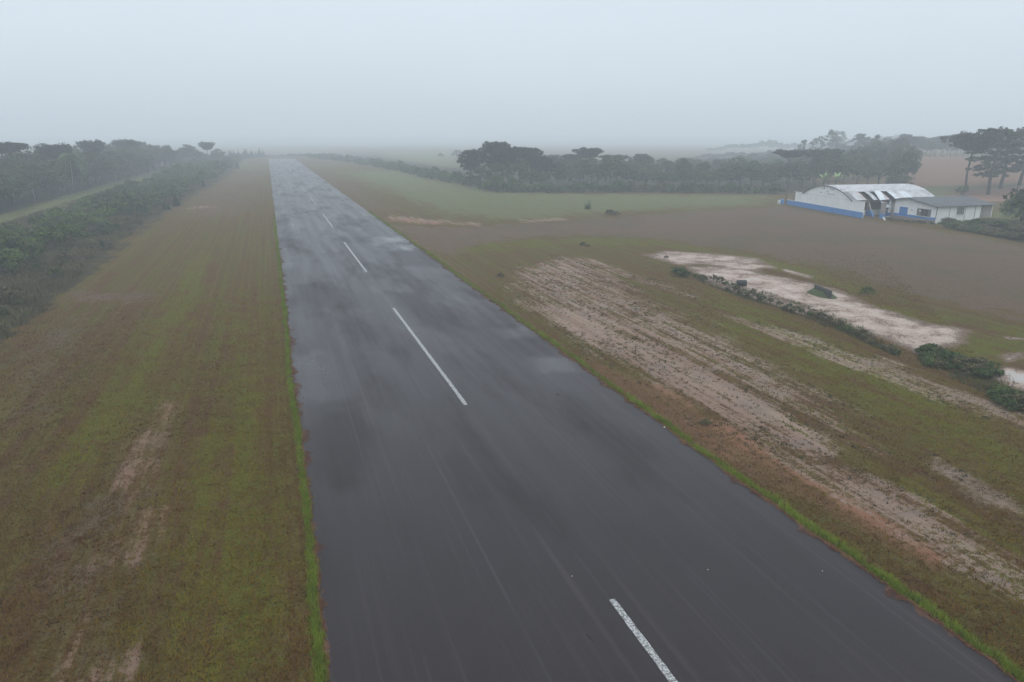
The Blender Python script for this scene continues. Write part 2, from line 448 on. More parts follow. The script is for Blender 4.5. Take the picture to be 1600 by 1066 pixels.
def ground_material():
    m, nt, bs, L = newmat('field_ground')
    tc = N(nt, 'ShaderNodeTexCoord').outputs['Object']
    def ex(f, a=.40, b=.60): return mrange(nt, f, a, b, -.5, .5, False)
    def add(*v):
        r = v[0]
        for q in v[1:]: r = math_(nt, 'ADD', r, q)
        return r
    def mul(a, b): return math_(nt, 'MULTIPLY', a, b)
    big = noise(nt, tc, .05, 4)
    mid = noise(nt, tc, .35, 6, .65)
    fine = noise(nt, tc, 3.0, 6, .72)
    tuft = noise(nt, tc, 7.5, 5, .8)
    tiny = noise(nt, tc, 20, 4, .8)
    streak = noise(nt, tc, 1, 6, .62, (.62, .03, 1), .25)      # mowing and tyre lines along the runway
    lines = noise(nt, tc, 1, 3, .6, (1.7, .012, 1), .1)
    fstreak = noise(nt, tc, 1, 6, .68, (2.6, .30, 1), .5)
    # n(...) : a mask from the field plan broken up by noise
    def brk(name, parts, lo, hi, mx):
        m0 = attr(nt, name)
        v = mul(m0, math_(nt, 'ADD', add(*parts), 1.0))
        return mrange(nt, v, lo, hi, 0, mx)
    # grass
    c = mixc(nt, mrange(nt, add(mul(ex(streak), .7), mul(ex(mid), .6), mul(ex(fine), .3)), -.4, .4), (.100, .052, .022), (.090, .074, .016))
    c = mixc(nt, mul(mrange(nt, lines, .46, .60, 0, .8), mrange(nt, fstreak, .36, .60, .25, 1)), c, (.118, .098, .024))
    c = mixc(nt, mrange(nt, fstreak, .52, .72, 0, .45), c, (.135, .085, .050))
    br = add(mul(ex(mid), .7), mul(ex(fstreak), .4))
    bc = mixc(nt, mrange(nt, fine, .35, .7), (.150, .096, .066), (.104, .070, .046))
    bc = mixc(nt, mrange(nt, add(mul(ex(big), .5), mul(ex(fstreak), .4)), -.1, .4, 0, .8), bc, (.092, .080, .046))
    c = mixc(nt, brk('m_brown', (br,), .30, .75, .95), c, bc)
    gn = (mul(ex(streak), .6), mul(ex(fine), .6), mul(ex(mid), .6), mul(ex(lines), .2))
    gc = mixc(nt, mrange(nt, fine, .35, .7), (.076, .082, .007), (.122, .134, .011))
    gc = mixc(nt, mrange(nt, mid, .4, .7, 0, .5), gc, (.115, .098, .022))
    c = mixc(nt, brk('m_green', gn, .30, .85, .92), c, gc)
    md = mixc(nt, mrange(nt, mid, .38, .64), (.135, .135, .058), (.105, .125, .045))
    md = mixc(nt, mrange(nt, streak, .50, .68, 0, .6), md, (.145, .115, .070))
    c = mixc(nt, brk('m_meadow', (mul(ex(mid), .5), mul(ex(streak), .5)), .30, .80, .95), c, md)
    c = mixc(nt, brk('m_redfield', (mul(ex(mid), .4),), .35, .65, 1.0), c, (.23, .135, .10))
    scc = mixc(nt, mrange(nt, fine, .35, .7), (.026, .022, .012), (.062, .052, .028))
    c = mixc(nt, brk('m_scrub', (mul(ex(mid), .7),), .35, .65, 1.0), c, scc)
    # bare soil showing between tufts
    soil = mixc(nt, mrange(nt, streak, .35, .65), (.25, .165, .125), (.33, .24, .185))
    soil = mixc(nt, mrange(nt, mid, .45, .7, 0, .6), soil, (.20, .16, .14))
    soil = mixc(nt, mrange(nt, tiny, .45, .7, 0, .5), soil, (.12, .085, .065))
    c = mixc(nt, brk('m_orange', (mul(ex(fine), .6), mul(ex(mid), .6)), .30, .8, .6), c, (.17, .088, .052))
    soil = mixc(nt, brk('m_orange', (mul(ex(fstreak), .9), mul(ex(mid), .6)), .30, .8, .85), soil, (.23, .105, .058))
    lstreak = noise(nt, tc, 1, 5, .6, (1.25, .055, 1), .3)
    smask = brk('m_sand', (mul(ex(lstreak), .85), mul(ex(fine), .75), mul(ex(mid), .55), mul(ex(tuft), .65), mul(ex(fstreak), .3)), .38, .82, .95)
    lw = N(nt, 'ShaderNodeSeparateXYZ'); L(tc, lw.inputs[0])
    soil = mixc(nt, mrange(nt, lw.outputs['X'], 2, -2, 0, .6), soil, (.19, .105, .066))
    c = mixc(nt, smask, c, soil)
    # pale washed mud with sheets of rain water
    c = mixc(nt, brk('m_wet', (mul(ex(mid), .5), mul(ex(fine), .4)), .12, .40, .85), c, mixc(nt, mrange(nt, fine, .4, .6), (.15, .105, .075), (.23, .165, .125)))
    wmask = brk('m_wet', (mul(ex(fine), .75), mul(ex(mid), .55), mul(ex(tuft), .4)), .40, .74, .95)
    mud = mixc(nt, mrange(nt, mid, .4, .62), (.36, .255, .20), (.43, .335, .28))
    mud = mixc(nt, mrange(nt, fine, .48, .64, 0, .8), mud, (.19, .135, .10))
    mud = mixc(nt, mrange(nt, tiny, .50, .66, 0, .6), mud, (.12, .09, .07))
    c = mixc(nt, wmask, c, mud)
    pool = mrange(nt, math_(nt, 'MULTIPLY', attr(nt, 'm_wet'), math_(nt, 'ADD', 1.0, mul(ex(mid), .45))), 1.12, 1.22)
    c = mixc(nt, mul(pool, .7), c, (.36, .33, .31))
    # tuft-scale mottling of the grass itself
    gm = math_(nt, 'SUBTRACT', 1.0, math_(nt, 'MAXIMUM', mul(wmask, .95), mul(smask, .75)))
    c = mixc(nt, mul(mrange(nt, tuft, .50, .62, 0, .8), gm), c, (.018, .012, .006))
    c = mixc(nt, mul(mrange(nt, tuft, .30, .46, .55, 0), gm), c, (.085, .070, .030))
    c = mixc(nt, mul(mrange(nt, fine, .55, .70, 0, .45), gm), c, (.028, .022, .010))
    L(c, bs.inputs['Base Color'])
    r = math_(nt, 'SUBTRACT', .92, math_(nt, 'MULTIPLY', wmask, .32))
    r = math_(nt, 'SUBTRACT', r, math_(nt, 'MULTIPLY', pool, .5), clamp=True)
    L(r, bs.inputs['Roughness'])
    bs.inputs['Specular IOR Level'].default_value = .06
    L(mrange(nt, math_(nt, 'MAXIMUM', pool, math_(nt, 'MULTIPLY', wmask, .5)), 0, 1, .06, .5, False), bs.inputs['Specular IOR Level'])
    h = math_(nt, 'MULTIPLY', math_(nt, 'ADD', math_(nt, 'MULTIPLY', fine, .5), math_(nt, 'MULTIPLY', tuft, .5)), math_(nt, 'SUBTRACT', 1, math_(nt, 'MULTIPLY', wmask, .8)))
    bump(nt, bs, h, .9, .25)
    return m
M['ground'] = ground_material()
ground_me.materials.append(M['ground'])
tag(put('ground', ground_me), kind='structure')

# ------------------------------------------------------------------ runway
ry = axis([(-12, 60, .22), (60, 160, .6), (160, 704, 5)])
eL = .42 + (fbm(ry / .9, ry * 0 + 3.1, 2, 4) - .5) * .30 + (fbm(ry / 9, ry * 0 + 1.1, 3, 3) - .5) * .35
eR = 24.42 + (fbm(ry / .9, ry * 0 + 7.1, 4, 4) - .5) * .34 + (fbm(ry / 9, ry * 0 + 5.1, 6, 3) - .5) * .4
RV = []; cols = 49
for y, a, b in zip(ry, eL, eR):
    for k in range(cols):
        x = a + (b - a) * k / (cols - 1)
        RV.append((x, y, .012))
RV = np.array(RV)
ii = np.arange(len(ry) - 1)[:, None] * cols + np.arange(cols - 1)[None, :]
rq = np.stack([ii, ii + 1, ii + cols + 1, ii + cols], -1).reshape(-1, 4)

def runway_material():
    m, nt, bs, L = newmat('wet_asphalt')
    tc = N(nt, 'ShaderNodeTexCoord').outputs['Object']
    sep = N(nt, 'ShaderNodeSeparateXYZ'); L(tc, sep.inputs[0])
    X = sep.outputs['X']
    fine = noise(nt, tc, 26, 5, .75)
    streak = noise(nt, tc, 1, 5, .6, (.55, .022, 1), .3)
    streak2 = noise(nt, tc, 1, 4, .6, (2.4, .03, 1), .3)
    patch = noise(nt, tc, 1, 6, .62, (.20, .045, 1), .2)
    patch2 = noise(nt, tc, 1, 6, .6, (.32, .10, 1), .2)
    c = mixc(nt, mrange(nt, fine, .3, .7), (.016, .0116, .0128), (.027, .0202, .0222))
    c = mixc(nt, mrange(nt, streak2, .5, .75, 0, .5), c, (.050, .040, .044))
    c = mixc(nt, mrange(nt, patch2, .50, .74, 0, .6), c, (.016, .0105, .0115))
    c = mixc(nt, math_(nt, 'MULTIPLY', attr(nt, 'damp'), .5), c, (.013, .0085, .0088))
    # paving joints
    j = None
    for k, xx in enumerate((3.9, 8.1, 12.3, 16.5, 20.6)):
        wob = math_(nt, 'MULTIPLY_ADD', streak, .12, -.06)
        d = math_(nt, 'ABSOLUTE', math_(nt, 'SUBTRACT', math_(nt, 'ADD', X, wob), xx))
        v = mrange(nt, d, .02, .11, 1, 0)
        j = v if j is None else math_(nt, 'MAXIMUM', j, v)
    jm = math_(nt, 'MULTIPLY', j, mrange(nt, noise(nt, tc, 1, 4, .6, (.3, .05, 1)), .42, .62, .03, .34))
    c = mixc(nt, jm, c, (.062, .060, .062))
    # red soil washed over the broken edges
    ed = math_(nt, 'MINIMUM', math_(nt, 'SUBTRACT', X, .42), math_(nt, 'SUBTRACT', 24.42, X))
    en = noise(nt, tc, 1.1, 6, .7, (1, .6, 1))
    em = mrange(nt, math_(nt, 'SUBTRACT', math_(nt, 'MULTIPLY_ADD', en, 3.2, -1.70), ed), -.02, .07)
    c = mixc(nt, math_(nt, 'MULTIPLY', em, .9), c, (.085, .042, .026))
    L(c, bs.inputs['Base Color'])
    # film of rain water: glossy, with duller drier patches
    r = mrange(nt, streak, .3, .7, .29, .42, False)
    r = math_(nt, 'ADD', r, mrange(nt, patch, .46, .70, 0, .17))
    r = math_(nt, 'SUBTRACT', r, mrange(nt, patch2, .60, .72, 0, .0))
    pud = mrange(nt, noise(nt, tc, 1, 4, .5, (.22, .07, 1), .1), .54, .76, 0, .10)
    r = math_(nt, 'SUBTRACT', r, pud)
    r = math_(nt, 'SUBTRACT', math_(nt, 'MULTIPLY_ADD', attr(nt, 'damp'), .10, r), math_(nt, 'MULTIPLY', attr(nt, 'gloss'), .2))
    L(math_(nt, 'MULTIPLY_ADD', attr(nt, 'gloss'), .28, math_(nt, 'MULTIPLY_ADD', attr(nt, 'damp'), -.10, .5)), bs.inputs['Specular IOR Level'])
    r = math_(nt, 'ADD', r, math_(nt, 'MULTIPLY', em, .4), clamp=True)
    L(r, bs.inputs['Roughness'])
    bs.inputs['IOR'].default_value = 1.26
    bump(nt, bs, fine, .25, .01)
    return m
M['asphalt'] = runway_material()
DAMP = [([(495, 630), (560, 625), (582, 700), (570, 760), (515, 765), (500, 700)], 1.2, 1.0), ([(455, 445), (520, 440), (550, 480), (500, 500), (460, 480)], 1.6, .8),
        ([(600, 455), (660, 460), (700, 500), (720, 530), (660, 510)], 1.0, .7), ([(860, 600), (930, 640), (1010, 705), (1070, 780), (1000, 750), (900, 670)], 1.0, .9),
        ([(595, 392), (680, 392), (700, 418), (620, 416)], 2.0, .9), ([(430, 372), (465, 374), (465, 388), (432, 386)], 2.5, .9), ([(740, 480), (830, 545), (850, 575), (790, 545)], .8, .8)]
GLOSS = [([(835, 562), (880, 560), (900, 580), (850, 582)], 1.0, 1.0), ([(780, 515), (815, 512), (830, 526), (795, 528)], 1.2, .9), ([(590, 372), (650, 370), (655, 378), (600, 380)], 3.0, .9),
         ([(612, 384), (650, 382), (650, 391), (620, 391)], 2.0, 1.0), ([(450, 560), (500, 550), (520, 640), (470, 620)], 1.5, .6)]
def blot(lst):
    m = np.zeros(len(RV))
    for P, w, a in lst:
        d = sdist(RV[:, 0], RV[:, 1], px(P))
        m = np.maximum(m, a * sstep(-w, w, d + w * 1.6 * (fbm(RV[:, 0] / 1.2, RV[:, 1] / 4, 91) - .5)))
    return m
tag(put('runway', mesh('runway', RV, rq, [M['asphalt']], attrs={'damp': blot(DAMP), 'gloss': blot(GLOSS)})), kind='structure')

def paint_material():
    m, nt, bs, L = newmat('worn_white_paint')
    tc = N(nt, 'ShaderNodeTexCoord').outputs['Object']
    f = noise(nt, tc, 9, 6, .75)
    L(mixc(nt, mrange(nt, f, .40, .60), (.06, .06, .06), (.42, .42, .41)), bs.inputs['Base Color'])
    bs.inputs['Roughness'].default_value = .5
    return m
M['paint'] = paint_material()
NEARWORD = ['nearest white centreline dash, running out of the bottom of the frame', 'second white centreline dash from the bottom, the longest one wholly in view',
            'third white centreline dash from the bottom', 'fourth white centreline dash from the bottom, thin and hazy']
for k in range(10):
    y0 = -9.7 + 56.1 * k; y1 = y0 + 32.2
    ys = np.arange(y0, y1 + .01, .35 if k < 3 else 2.5)
    w = .15
    V = []
    for y in ys:
        j1, j2 = ((RNG.random(2) - .5) * .03)
        V += [(12.38 - w + j1, y - y0, 0), (12.38 + w + j2, y - y0, 0)]
    n = len(ys)
    q = np.array([(2 * i, 2 * i + 1, 2 * i + 3, 2 * i + 2) for i in range(n - 1)])
    o = put('centreline_dash', mesh('centreline_dash', V, q, [M['paint']]), None, (0, y0, .017))
    tag(o, NEARWORD[k] if k < 4 else 'faint far centreline dash fading into the mist', 'runway marking', 'white dashes along the runway centreline')

# ------------------------------------------------------------------ plants: mesh builders
def leaf_cloud(C, R, n, size, rng, flat=.5, tone0=.5, tvar=.35, elong=1.0, shell=.55):
    """n leaf quads in each clump; C (k,3) centres, R (k,3) radii"""
    C = np.asarray(C, float); R = np.asarray(R, float)
    if R.ndim == 1: R = np.repeat(R[:, None], 3, 1)
    k = len(C)
    d = rng.normal(size=(k, n, 3)); d /= np.linalg.norm(d, axis=2, keepdims=True)
    rad = (shell + (1 - shell) * rng.random((k, n, 1))) * (rng.random((k, n, 1)) ** .25)
    P = C[:, None, :] + d * rad * R[:, None, :]
    nrm = d * .7 + rng.normal(size=(k, n, 3)) * .55; nrm[..., 2] += flat
    nrm /= np.linalg.norm(nrm, axis=2, keepdims=True)
    t = np.cross(nrm, rng.normal(size=(k, n, 3))); t /= np.linalg.norm(t, axis=2, keepdims=True) + 1e-9
    b = np.cross(nrm, t)
    s = size * (.6 + .8 * rng.random((k, n, 1)))
    t = t * s * elong; b = b * s
    V = np.stack([P - t, P - b * .6, P + t, P + b * .6], 2).reshape(-1, 3)
    m = k * n
    Q = np.arange(m * 4).reshape(-1, 4)
    ct = tone0 + (rng.random((k, 1)) - .5) * tvar
    lt = ct + (rng.random((k, n)) - .5) * tvar * .8
    T = np.repeat(np.clip(lt, 0, 1).ravel(), 4)
    return V, Q, T

def join(parts):
    V = []; Q = []; T = []; n = 0
    for v, q, t in parts:
        V.append(v); Q.append(q + n); T.append(t); n += len(v)
    return np.concatenate(V), np.concatenate(Q), np.concatenate(T)

def crown_mesh(name, parts, mat):
    V, Q, T = join(parts)
    return mesh(name, V, Q, [mat], tone=T)

def broadleaf(seed, h, r, mat, low=.28, leaf=.34, nl=60, kc=58, bark='bark'):
    rng = np.random.default_rng(seed)
    zc = h * (1 + low) / 2; rz = h * (1 - low) / 2
    C = []; R = []
    for i in range(kc):
        d = rng.normal(size=3); d /= np.linalg.norm(d)
        if d[2] < -.55: d[2] *= -.6
        lob = 1 + .22 * math.sin(3 * math.atan2(d[1], d[0]) + seed) + .12 * rng.normal()
        q = (.45 + .5 * rng.random() ** .5)
        C.append((d[0] * r * q * lob, d[1] * r * q * lob, zc + d[2] * rz * q * .86 * (1 + .14 * rng.normal())))
        s = r * (.20 + .17 * rng.random()); R.append((s * 1.15, s * 1.15, s * .8))
    C = np.array(C); R = np.array(R)
    v, q, t = leaf_cloud(C, R, nl, leaf, rng, flat=.5)
    cm = mesh('crown', v, q, [mat], tone=t)
    mb = MB()
    top = h * .62; lean = rng.normal(size=2) * .03 * h
    pts = [(lean[0] * u ** 2, lean[1] * u ** 2, top * u) for u in (0, .25, .5, .75, 1)]
    mb.tube(pts, [h * .02, h * .017, h * .015, h * .012, h * .008])
    for i in rng.choice(kc, 8, replace=False):
        s = .35 + .4 * rng.random(); p0 = Vector(pts[-1]) * s; p0.x = pts[-1][0] * s ** 2; p0.y = pts[-1][1] * s ** 2
        p2 = Vector(C[i]); p1 = (p0 + p2) / 2 + Vector((0, 0, -.04 * h))
        mb.tube([p0, p1, p2], [h * .009, h * .006, h * .002], n=5)
    return mb.mesh('trunk', [M[bark]], True), cm

def araucaria(seed, h, r, style):
    """parana pine: bare straight trunk, candelabra limbs that end in dark tufts"""
    rng = np.random.default_rng(seed)
    mb = MB()
    mb.tube([(0, 0, 0), (0, .02 * h, h * .35), (.01 * h, 0, h * .7), (0, 0, h * .96)], [h * .021, h * .017, h * .013, h * .007], n=8)
    C = []; R = []
    if style == 'flat':
        wh = [(.80, .7, .08), (.855, 1.0, .085), (.90, .8, .075), (.935, .5, .05)]
        cs = .145
    elif style == 'umbrella':
        wh = [(.74, .62, .06), (.80, .92, .10), (.86, 1.0, .10), (.91, .8, .08), (.95, .5, .06)]
        cs = .17
    elif style == 'round':
        wh = [(.50, .62, .02), (.58, .86, .03), (.66, 1.0, .05), (.74, 1.0, .06), (.82, .92, .07), (.90, .72, .08), (.96, .40, .05)]
        cs = .175
    else:
        wh = [(.36, .55, -.05), (.46, .85, -.04), (.56, 1.0, .0), (.66, .95, .02), (.76, .85, .05), (.86, .8, .09), (.93, .6, .08), (.97, .3, .05)]
        cs = .15
    for wi, (fz, fr, up) in enumerate(wh):
        nb = {'umbrella': 13, 'flat': 12, 'round': 11, 'layered': 8}[style]
        nb = max(5, int(nb * (.5 + .5 * fr)))
        for k in range(nb):
            a = 2 * math.pi * (k + rng.random() * .6) / nb + wi
            l = r * fr * (.82 + .3 * rng.random())
            z0 = h * fz * (1 + .01 * rng.normal()); z1 = z0 + up * h * (.7 + .5 * rng.random())
            ca, sa = math.cos(a), math.sin(a)
            p = [(0, 0, z0), (ca * l * .5, sa * l * .5, z0 + (z1 - z0) * .25), (ca * l * .85, sa * l * .85, z0 + (z1 - z0) * .6), (ca * l, sa * l, z1)]
            mb.tube(p, [h * .006, h * .0045, h * .003, h * .002], n=5, cap=False)
            tufts = 3 if style != 'layered' else 2
            for t in range(tufts):
                u = 1 - t * .27 * (1 if fr > .5 else .5) + .04 * rng.normal(); aa = a + rng.normal() * .09
                s = r * cs * (1.15 - .18 * t) * (.8 + .4 * rng.random())
                C.append((math.cos(aa) * l * u, math.sin(aa) * l * u, z0 + (z1 - z0) * u ** 2 + s * .2 + rng.normal() * .22))
                R.append((s, s, s * (.62 if style != 'round' else .95)))
    if style in ('umbrella', 'flat'):
        for k in range(10):
            a = rng.random() * 6.28; u = rng.random() ** .5 * .7
            C.append((math.cos(a) * r * u, math.sin(a) * r * u, h * (.985 - .07 * u * u))); s = r * .17; R.append((s, s, s * .5))
    v, q, t = leaf_cloud(C, R, 46, .26, rng, flat=.35, elong=1.3, tone0=.45)
    return mb.mesh('trunk', [M['bark']], True), mesh('crown', v, q, [M['leaf_pine']], tone=t)

def tall_eucalypt(seed, h, r):
    rng = np.random.default_rng(seed)
    mb = MB(); mb.tube([(0, 0, 0), (.01 * h, 0, h * .5), (0, 0, h * .95)], [h * .016, h * .011, h * .004], n=7)
    C = []; R = []
    for k in range(44):
        u = rng.random() ** .8; z = h * (.38 + .60 * u); prof = r * (math.sin(math.pi * min(1, .18 + .78 * u)) ** .7)
        a = rng.random() * 6.28; q = rng.random() ** .5
        C.append((math.cos(a) * prof * q, math.sin(a) * prof * q, z)); s = r * (.22 + .14 * rng.random()); R.append((s, s, s * .95))
        if k % 3 == 0: mb.tube([(0, 0, z - .08 * h), C[-1]], [h * .005, h * .002], n=5, cap=False)
    v, q, t = leaf_cloud(C, R, 55, .36, rng, flat=.2)
    return mb.mesh('trunk', [M['bark_pale']], True), mesh('crown', v, q, [M['leaf_forest']], tone=t)

def shrub_mesh(seed, r, h, mat, leaf=.13, kc=16, nl=46):
    rng = np.random.default_rng(seed)
    C = []; R = []
    for i in range(kc):
        a = rng.random() * 6.28; q = rng.random() ** .6
        z = h * (.25 + .5 * (1 - q * q) + .12 * rng.random())
        C.append((math.cos(a) * r * q * .85, math.sin(a) * r * q * .8, z)); s = r * (.26 + .18 * rng.random()); R.append((s, s, min(s * .8, z)))
    v, q, t = leaf_cloud(C, R, nl, leaf, rng, flat=.55, tvar=.5)
    v[:, 2] = np.maximum(v[:, 2], .0)
    mb = MB()
    for i in range(5):
        c = C[i]; mb.tube([(c[0] * .15, c[1] * .15, -.05), (c[0] * .6, c[1] * .6, c[2] * .6), c], [.035 * r, .02 * r, .01 * r], n=4, cap=False)
    bv = np.array(mb.V); bq = np.array(mb.Q)
    V = np.concatenate([v, bv]); Q = np.concatenate([q, bq + len(v)])
    return mesh('shrub', V, Q, [mat, M['bark']], tone=np.concatenate([t, np.full(len(bv), .3)]), midx=[0] * len(q) + [1] * len(bq))

def conifer_mesh(seed, h, r):
    rng = np.random.default_rng(seed); C = []; R = []
    for k in range(12):
        u = k / 11; z = h * (.10 + .86 * u); rr = r * (1 - u) ** .8
        nb = max(1, int(6 * (1 - u)) + 1)
        for b in range(nb):
            a = 6.28 * (b + rng.random() * .7) / nb + k
            C.append((math.cos(a) * rr * .7, math.sin(a) * rr * .7, z + .03 * h * rng.normal())); s = max(.12 * r, rr * .42); R.append((s, s, h * .055))
    v, q, t = leaf_cloud(C, R, 40, .10, rng, flat=.2, elong=1.8)
    crown = mesh('crown', v, q, [M['leaf_conifer']], tone=t)
    return MB().tube([(0, 0, -.05), (0, 0, h * .5), (0, 0, h * .97)], [.03 * h, .02 * h, .005 * h], n=6).mesh('trunk', [M['bark']], True), crown

def palm_meshes(seed, h, r):
    rng = np.random.default_rng(seed)
    mb = MB(); mb.tube([(.9, 0, 0), (.5, .1, h * .33), (.15, 0, h * .66), (0, 0, h)], [.24, .19, .17, .13], n=8)
    V = []; Q = []; T = []
    for k in range(24):
        a = 6.28 * k / 24 + rng.random() * .3; el = rng.uniform(-.2, 1.25)
        ca, sa = math.cos(a), math.sin(a); n = 22; tone = .3 + .5 * rng.random()
        for i in range(n):
            u = i / (n - 1)
            rad = r * u * math.cos(el * (1 - u * .3)) * .95; z = h + r * (math.sin(el) * u - 1.05 * u ** 2.2)
            ll = r * .30 * math.sin(math.pi * min(1, .15 + u * .85)) + .15
            for s in (-1, 1):
                p = np.array([ca * rad, sa * rad, z]); d = np.array([-sa * s * .8 + ca * .45, ca * s * .8 + sa * .45, -.55 - .4 * rng.random()]) * ll
                w = np.array([ca, sa, 0]) * .07
                b = len(V); V += [p - w, p + w, p + d + w * .3, p + d - w * .3]; Q.append((b, b + 1, b + 2, b + 3)); T += [tone] * 4
    return mb.mesh('trunk', [M['bark_pale']], True), mesh('crown', V, np.array(Q), [M['leaf_palm']], tone=T)

def banana_meshes(seed):
    rng = np.random.default_rng(seed)
    mb = MB(); mb.tube([(0, 0, 0), (0, 0, 1.2), (.05, 0, 2.4)], [.2, .16, .1], n=8)
    V = []; Q = []; T = []
    for k, (a, el, ln) in enumerate([(2.9, .9, 3.2), (.4, 1.1, 3.4), (-.5, .75, 3.2), (1.7, 1.35, 3.0), (4.3, .8, 2.8), (5.3, 1.0, 2.9)]):
        ca, sa = math.cos(a), math.sin(a); prev = None
        for i in range(9):
            u = i / 8; rad = ln * u * math.cos(el) ; z = 2.2 + ln * (math.sin(el) * u - .35 * u ** 2.5); w = .36 * math.sin(math.pi * min(1, .12 + .86 * u))
            b = len(V)
            V += [(ca * rad - sa * w, sa * rad + ca * w, z + .1), (ca * rad, sa * rad, z), (ca * rad + sa * w, sa * rad - ca * w, z + .1)]; T += [.4 + .1 * k % 1] * 3
            if prev is not None: Q += [(prev, prev + 1, b + 1, b), (prev + 1, prev + 2, b + 2, b + 1)]
            prev = b
    return mb.mesh('trunk', [M['leaf_shrub']], True), mesh('leaves', V, np.array(Q), [M['leaf_banana']], tone=T, smooth=True)

def zat(x, y): return float(height(np.array([float(x)]), np.array([float(y)]))[0])

def plant_tree(kind, proto, x, y, label, group=None, sc=1.0, rz=None, cat='tree', crown='crown', sink=.1):
    root = bpy.data.objects.new(kind, None); COL.objects.link(root)
    root.empty_display_size = .5
    root.location = (x, y, zat(x, y) - sink); root.rotation_euler = (0, 0, random.random() * 6.28 if rz is None else rz)
    root.scale = (sc, sc, sc) if not isinstance(sc, tuple) else sc
    put('trunk', proto[0], root); put(crown, proto[1], root)
    tag(root, label, cat, group)
    return root

def GT(a, b):
    """where the sight line through a photo pixel meets the ground"""
    z = 0.0
    for _ in range(25):
        x, y = G(a, b, z); z = .5 * z + .5 * zat(x, y)
    return G(a, b, z)

def tree_at(kind, proto, hp, pxl, base, top, label, group=None, width=None, wp=None, **kw):
    """a tree whose foot stands at photo pixel (pxl, base) and whose top shows at row top"""
    x, y = GT(pxl, base)
    hgt = (HC - zat(x, y)) * (base - top) / (base - 215)
    s = hgt / hp
    if width:
        D = math.hypot(x, y); s = (width / F * D / wp, width / F * D / wp, s)
    return plant_tree(kind, proto, x, y, label, group, sc=s, **kw)

# ------------------------------------------------------------------ building materials
def wall_mat(name, c1, c2, streakc, lo=.45, hi=.75):
    m, nt, bs, L = newmat(name)
    tc = N(nt, 'ShaderNodeTexCoord').outputs['Object']
    a = noise(nt, tc, .6, 5, .6); b = noise(nt, tc, 1, 5, .65, (2.2, 2.2, .18))
    c = mixc(nt, mrange(nt, a, .35, .7), c1, c2)
    c = mixc(nt, mrange(nt, b, lo, hi, 0, .35), c, streakc)
    L(c, bs.inputs['Base Color']); bs.inputs['Roughness'].default_value = .75
    return m
M['white_wall'] = wall_mat('white_wall', (.76, .76, .75), (.68, .685, .68), (.48, .44, .37), .56, .9)
M['blue_wall'] = wall_mat('blue_wall', (.045, .17, .42), (.06, .20, .46), (.08, .12, .20), .5, .85)
M['grimy_shaded_wall'] = wall_mat('grimy_shaded_wall', (.30, .27, .25), (.20, .18, .17), (.10, .09, .085), .4, .7)  # grimy grey; on the clubhouse's rear side wall it paints shade
M['mould_wall'] = wall_mat('mould_wall', (.52, .50, .46), (.30, .29, .26), (.06, .07, .055), .42, .6)
M['plinth'] = wall_mat('plinth', (.20, .15, .13), (.15, .12, .11), (.07, .06, .05))
M['dark'] = plain_mat('painted_indoor_shade', (.025, .025, .027), (.04, .04, .042), 2, .9)  # near-black colour stands in for the shade inside the hangar
M['old_metal'] = plain_mat('old_metal', (.10, .10, .11), (.16, .14, .12), 3, .6)
M['fibre_cement'] = plain_mat('fibre_cement', (.070, .074, .082), (.105, .108, .115), 1.2, .8, (1, 1, 1), .1)
M['black'] = plain_mat('black_rubber', (.014, .014, .016), (.035, .034, .034), 6, .6)
M['concrete'] = plain_mat('mossy_concrete', (.045, .045, .04), (.09, .085, .075), 3, .9)
M['pale'] = plain_mat('pale_plaster', (.55, .55, .53), (.42, .42, .40), 5, .7)
M['glass'] = plain_mat('dark_glass', (.03, .035, .038), (.05, .055, .06), 2, .15, bumps=0, spec=.6)
M['glass_pale'] = plain_mat('pale_glass', (.12, .15, .15), (.19, .22, .21), 2, .25, bumps=0, spec=.6)
M['paper'] = plain_mat('paper', (.8, .8, .8), (.75, .75, .75), 2, .7, bumps=0)
M['letter'] = plain_mat('faded_lettering', (.10, .13, .17), (.17, .20, .24), 9, .7, bumps=0)
M['blue_door'] = plain_mat('blue_door', (.035, .15, .40), (.045, .17, .44), 3, .5, (4, 4, .3), .1)

def sheet_mat(name, c1, c2, c3):
    m, nt, bs, L = newmat(name)
    tc = N(nt, 'ShaderNodeTexCoord').outputs['Object']
    a = noise(nt, tc, 1, 5, .6, (.9, .12, .5)); b = noise(nt, tc, .8, 6, .65); d = noise(nt, tc, 1, 4, .6, (1.6, .3, .5))
    c = mixc(nt, mrange(nt, a, .4, .65), c1, c2)
    c = mixc(nt, mrange(nt, b, .46, .64, 0, .7), c, c3)
    c = mixc(nt, mrange(nt, d, .55, .72, 0, .45), c, c3)
    L(c, bs.inputs['Base Color']); bs.inputs['Roughness'].default_value = .45; bs.inputs['Metallic'].default_value = .15
    return m
M['sheet'] = sheet_mat('galvanised_sheet', (.50, .50, .51), (.36, .355, .36), (.17, .16, .155))
M['sheet_dark'] = sheet_mat('stained_sheet', (.17, .17, .18), (.12, .12, .13), (.08, .08, .08))
M['sheet_pink'] = sheet_mat('rusty_sheet', (.44, .38, .37), (.38, .31, .29), (.26, .20, .18))
M['sheet_new'] = sheet_mat('clean_sheet', (.60, .64, .66), (.52, .56, .58), (.36, .38, .40))

